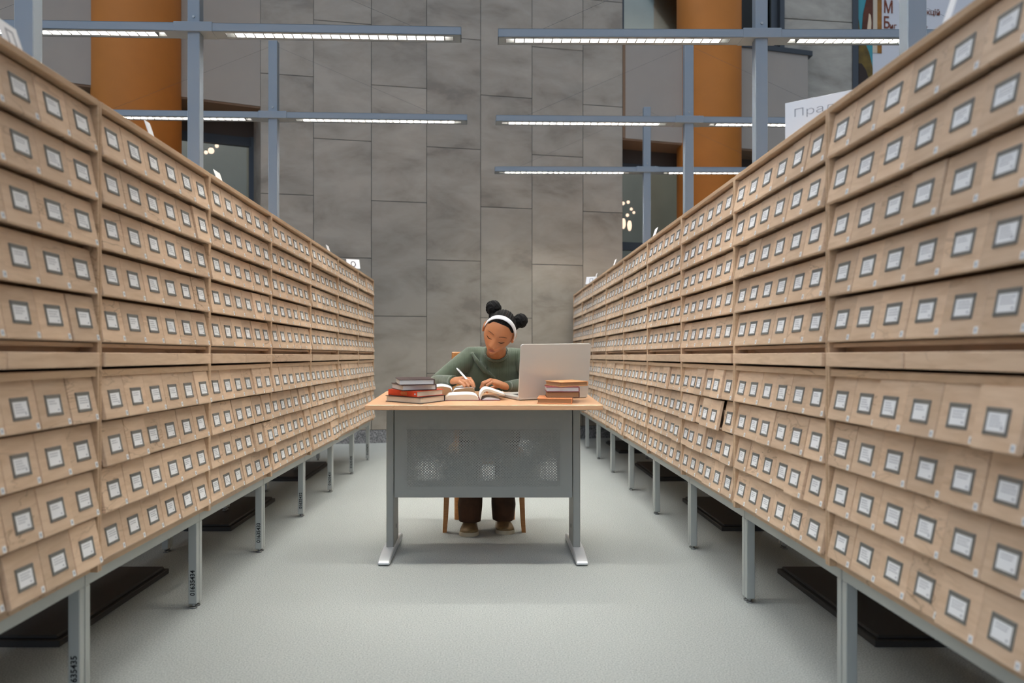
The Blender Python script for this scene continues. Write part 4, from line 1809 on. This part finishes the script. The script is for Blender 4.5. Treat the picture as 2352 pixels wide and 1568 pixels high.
for ax, ay, yw in ((-.112, 4.395, -.03), (.072, 4.445, .10)):
    R = Matrix.Rotation(yw, 3, 'Z')
    def sp(x, y, z):
        return Vector((ax, ay, 0)) + R @ Vector((x * 1.2, y, z))
    g = G()
    prof = [(.075, .020, .030), (.070, .030, .055), (.03, .034, .078), (-.03, .037, .072), (-.075, .042, .055), (-.115, .040, .042), (-.135, .026, .034), (-.142, .012, .030)]
    A = []
    for y, w, h in prof:
        A.append([g.bm.verts.new(sp(w * math.cos(a), y, .018 + (h - .018) * max(0, math.sin(a)) ** .8)) for a in [PI * q / 12 for q in range(13)]])
    for i in range(len(A) - 1):
        for k in range(12):
            f = g.bm.faces.new([A[i][k], A[i][k + 1], A[i + 1][k + 1], A[i + 1][k]])
            f.smooth = True
        g.bm.faces.new([A[i][0], A[i + 1][0], A[i + 1][12], A[i][12]])
    g.bm.faces.new(A[0])
    g.bm.faces.new(A[-1][::-1])
    bmesh.ops.recalc_face_normals(g.bm, faces=g.bm.faces[:])
    sh = local(g, 'shoe', M['shoe'])
    g = G()
    out = [(.022, .078), (.034, .05), (.036, 0), (.042, -.06), (.044, -.095), (.036, -.130), (.018, -.148), (0, -.152)]
    out = curve(out, 22)
    ring = [(x, y) for x, y in out] + [(-x, y) for x, y in out[::-1][1:]]
    lo = [g.bm.verts.new(sp(x, y, .001)) for x, y in ring]
    hi = [g.bm.verts.new(sp(x * .97, y * .985, .016 + (.005 if abs(y) > .09 else 0))) for x, y in ring]
    n = len(ring)
    g.bm.faces.new(lo)
    g.bm.faces.new(hi[::-1])
    for i in range(n):
        g.bm.faces.new([lo[i], lo[(i + 1) % n], hi[(i + 1) % n], hi[i]])
    bmesh.ops.recalc_face_normals(g.bm, faces=g.bm.faces[:])
    local(g, 'sole', M['sole'], sh)
    g = G()
    for q in range(4):
        y = -.055 + q * .018
        z = .062 + q * .004
        g.tube([sp(-.018, y, z), sp(0, y - .004, z + .007), sp(.018, y, z)], .0024, n=6)
    local(g, 'laces', M['sole'], sh)

# pen in the writing hand
tip, tail = Vector((-.0745, 3.942, .8045)), Vector((-.170, 4.03, .9035))
t = thing('pen', tip, 'white ballpoint pen held in the writing hand', 'pen')
d = (tail - tip)
g = G()
g.tube([d * .10, d * .80], [.0050, .0050], n=14)
g.build('barrel', M['pen'], t)
g = G()
g.tube([d * 0, d * .03, d * .10], [.0006, .0018, .0048], n=12)
g.build('tip', M['holder'], t)
g = G()
g.tube([d * .80, d * .96, d * 1.0], [.0046, .0040, .0026], n=12)
g.build('cap', M['pen'], t)
g = G()
u = Vector((1, .2, .3)).normalized() * .0062
g.tube([d * .72 + u, d * .94 + u], .0011, n=6)
g.build('clip', M['holder'], t)
SKY_TOP, SKY_BACK = (.60, .56, .50), (.64, .80, 1.04)
# ------------------------------------------------------------------ daylight and camera
w = bpy.data.worlds.new('daylight')
scn.world = w
w.use_nodes = True
nt = w.node_tree
bg = nt.nodes['Background']
tc = N(nt, 'ShaderNodeTexCoord')


def lobe(direction, p0, p1, rgb):
    """a soft patch of sky around one direction"""
    d = Vector(direction).normalized()
    dp = N(nt, 'ShaderNodeVectorMath', operation='DOT_PRODUCT')
    nt.links.new(tc.outputs['Generated'], dp.inputs[0])
    dp.inputs[1].default_value = d
    mr = N(nt, 'ShaderNodeMapRange', interpolation_type='SMOOTHSTEP')
    mr.inputs['From Min'].default_value = p0
    mr.inputs['From Max'].default_value = p1
    nt.links.new(dp.outputs['Value'], mr.inputs['Value'])
    sc = N(nt, 'ShaderNodeVectorMath', operation='SCALE')
    sc.inputs[0].default_value = rgb
    nt.links.new(mr.outputs['Result'], sc.inputs['Scale'])
    return sc.outputs['Vector']


# daylight: neutral from above, cool from the high windows behind and to the left of the camera
parts = [lobe((0, .1, 1), .1, .9, SKY_TOP), lobe((-.35, -.72, .60), .15, .95, SKY_BACK)]
ad = N(nt, 'ShaderNodeVectorMath', operation='ADD')
nt.links.new(parts[0], ad.inputs[0])
nt.links.new(parts[1], ad.inputs[1])
nt.links.new(ad.outputs['Vector'], bg.inputs['Color'])
bg.inputs['Strength'].default_value = 1.0

# added fill lights without fixtures, brightening the foyers behind the glazing
for nm, loc, rz, e in (('foyer_fill_left', (-4.1, 8.9, 6.1), math.atan(LT), 40), ('foyer_fill_right', (2.6, 10.35, 6.1), math.atan(RT), 26)):
    ld = bpy.data.lights.new(nm, 'AREA')
    ld.shape = 'RECTANGLE'
    ld.size, ld.size_y = 2.6, .5
    ld.energy = e
    ld.color = (1, .95, .86)
    lo = bpy.data.objects.new(nm, ld)
    COL.objects.link(lo)
    lo.location = loc
    lo.rotation_euler = (0, 0, rz)

cam = bpy.data.cameras.new('camera')
co = bpy.data.objects.new('camera', cam)
COL.objects.link(co)
co.location = (0, 0, H)
co.rotation_euler = (PI / 2, 0, 0)
cam.sensor_width = 36.0
cam.lens = 36.0 * F / 2352.0
cam.shift_x = (1176 - VX) / 2352.0
cam.shift_y = (VY - 784) / 2352.0
cam.clip_start = .05
cam.clip_end = 100
cam.dof.use_dof = True
cam.dof.focus_distance = 4.05
cam.dof.aperture_fstop = 2.5
scn.camera = co
vs = scn.view_settings
vs.view_transform = 'Standard'
vs.look = 'None'
vs.gamma = 1.0
vs.exposure = 0.08
vs.use_curve_mapping = False
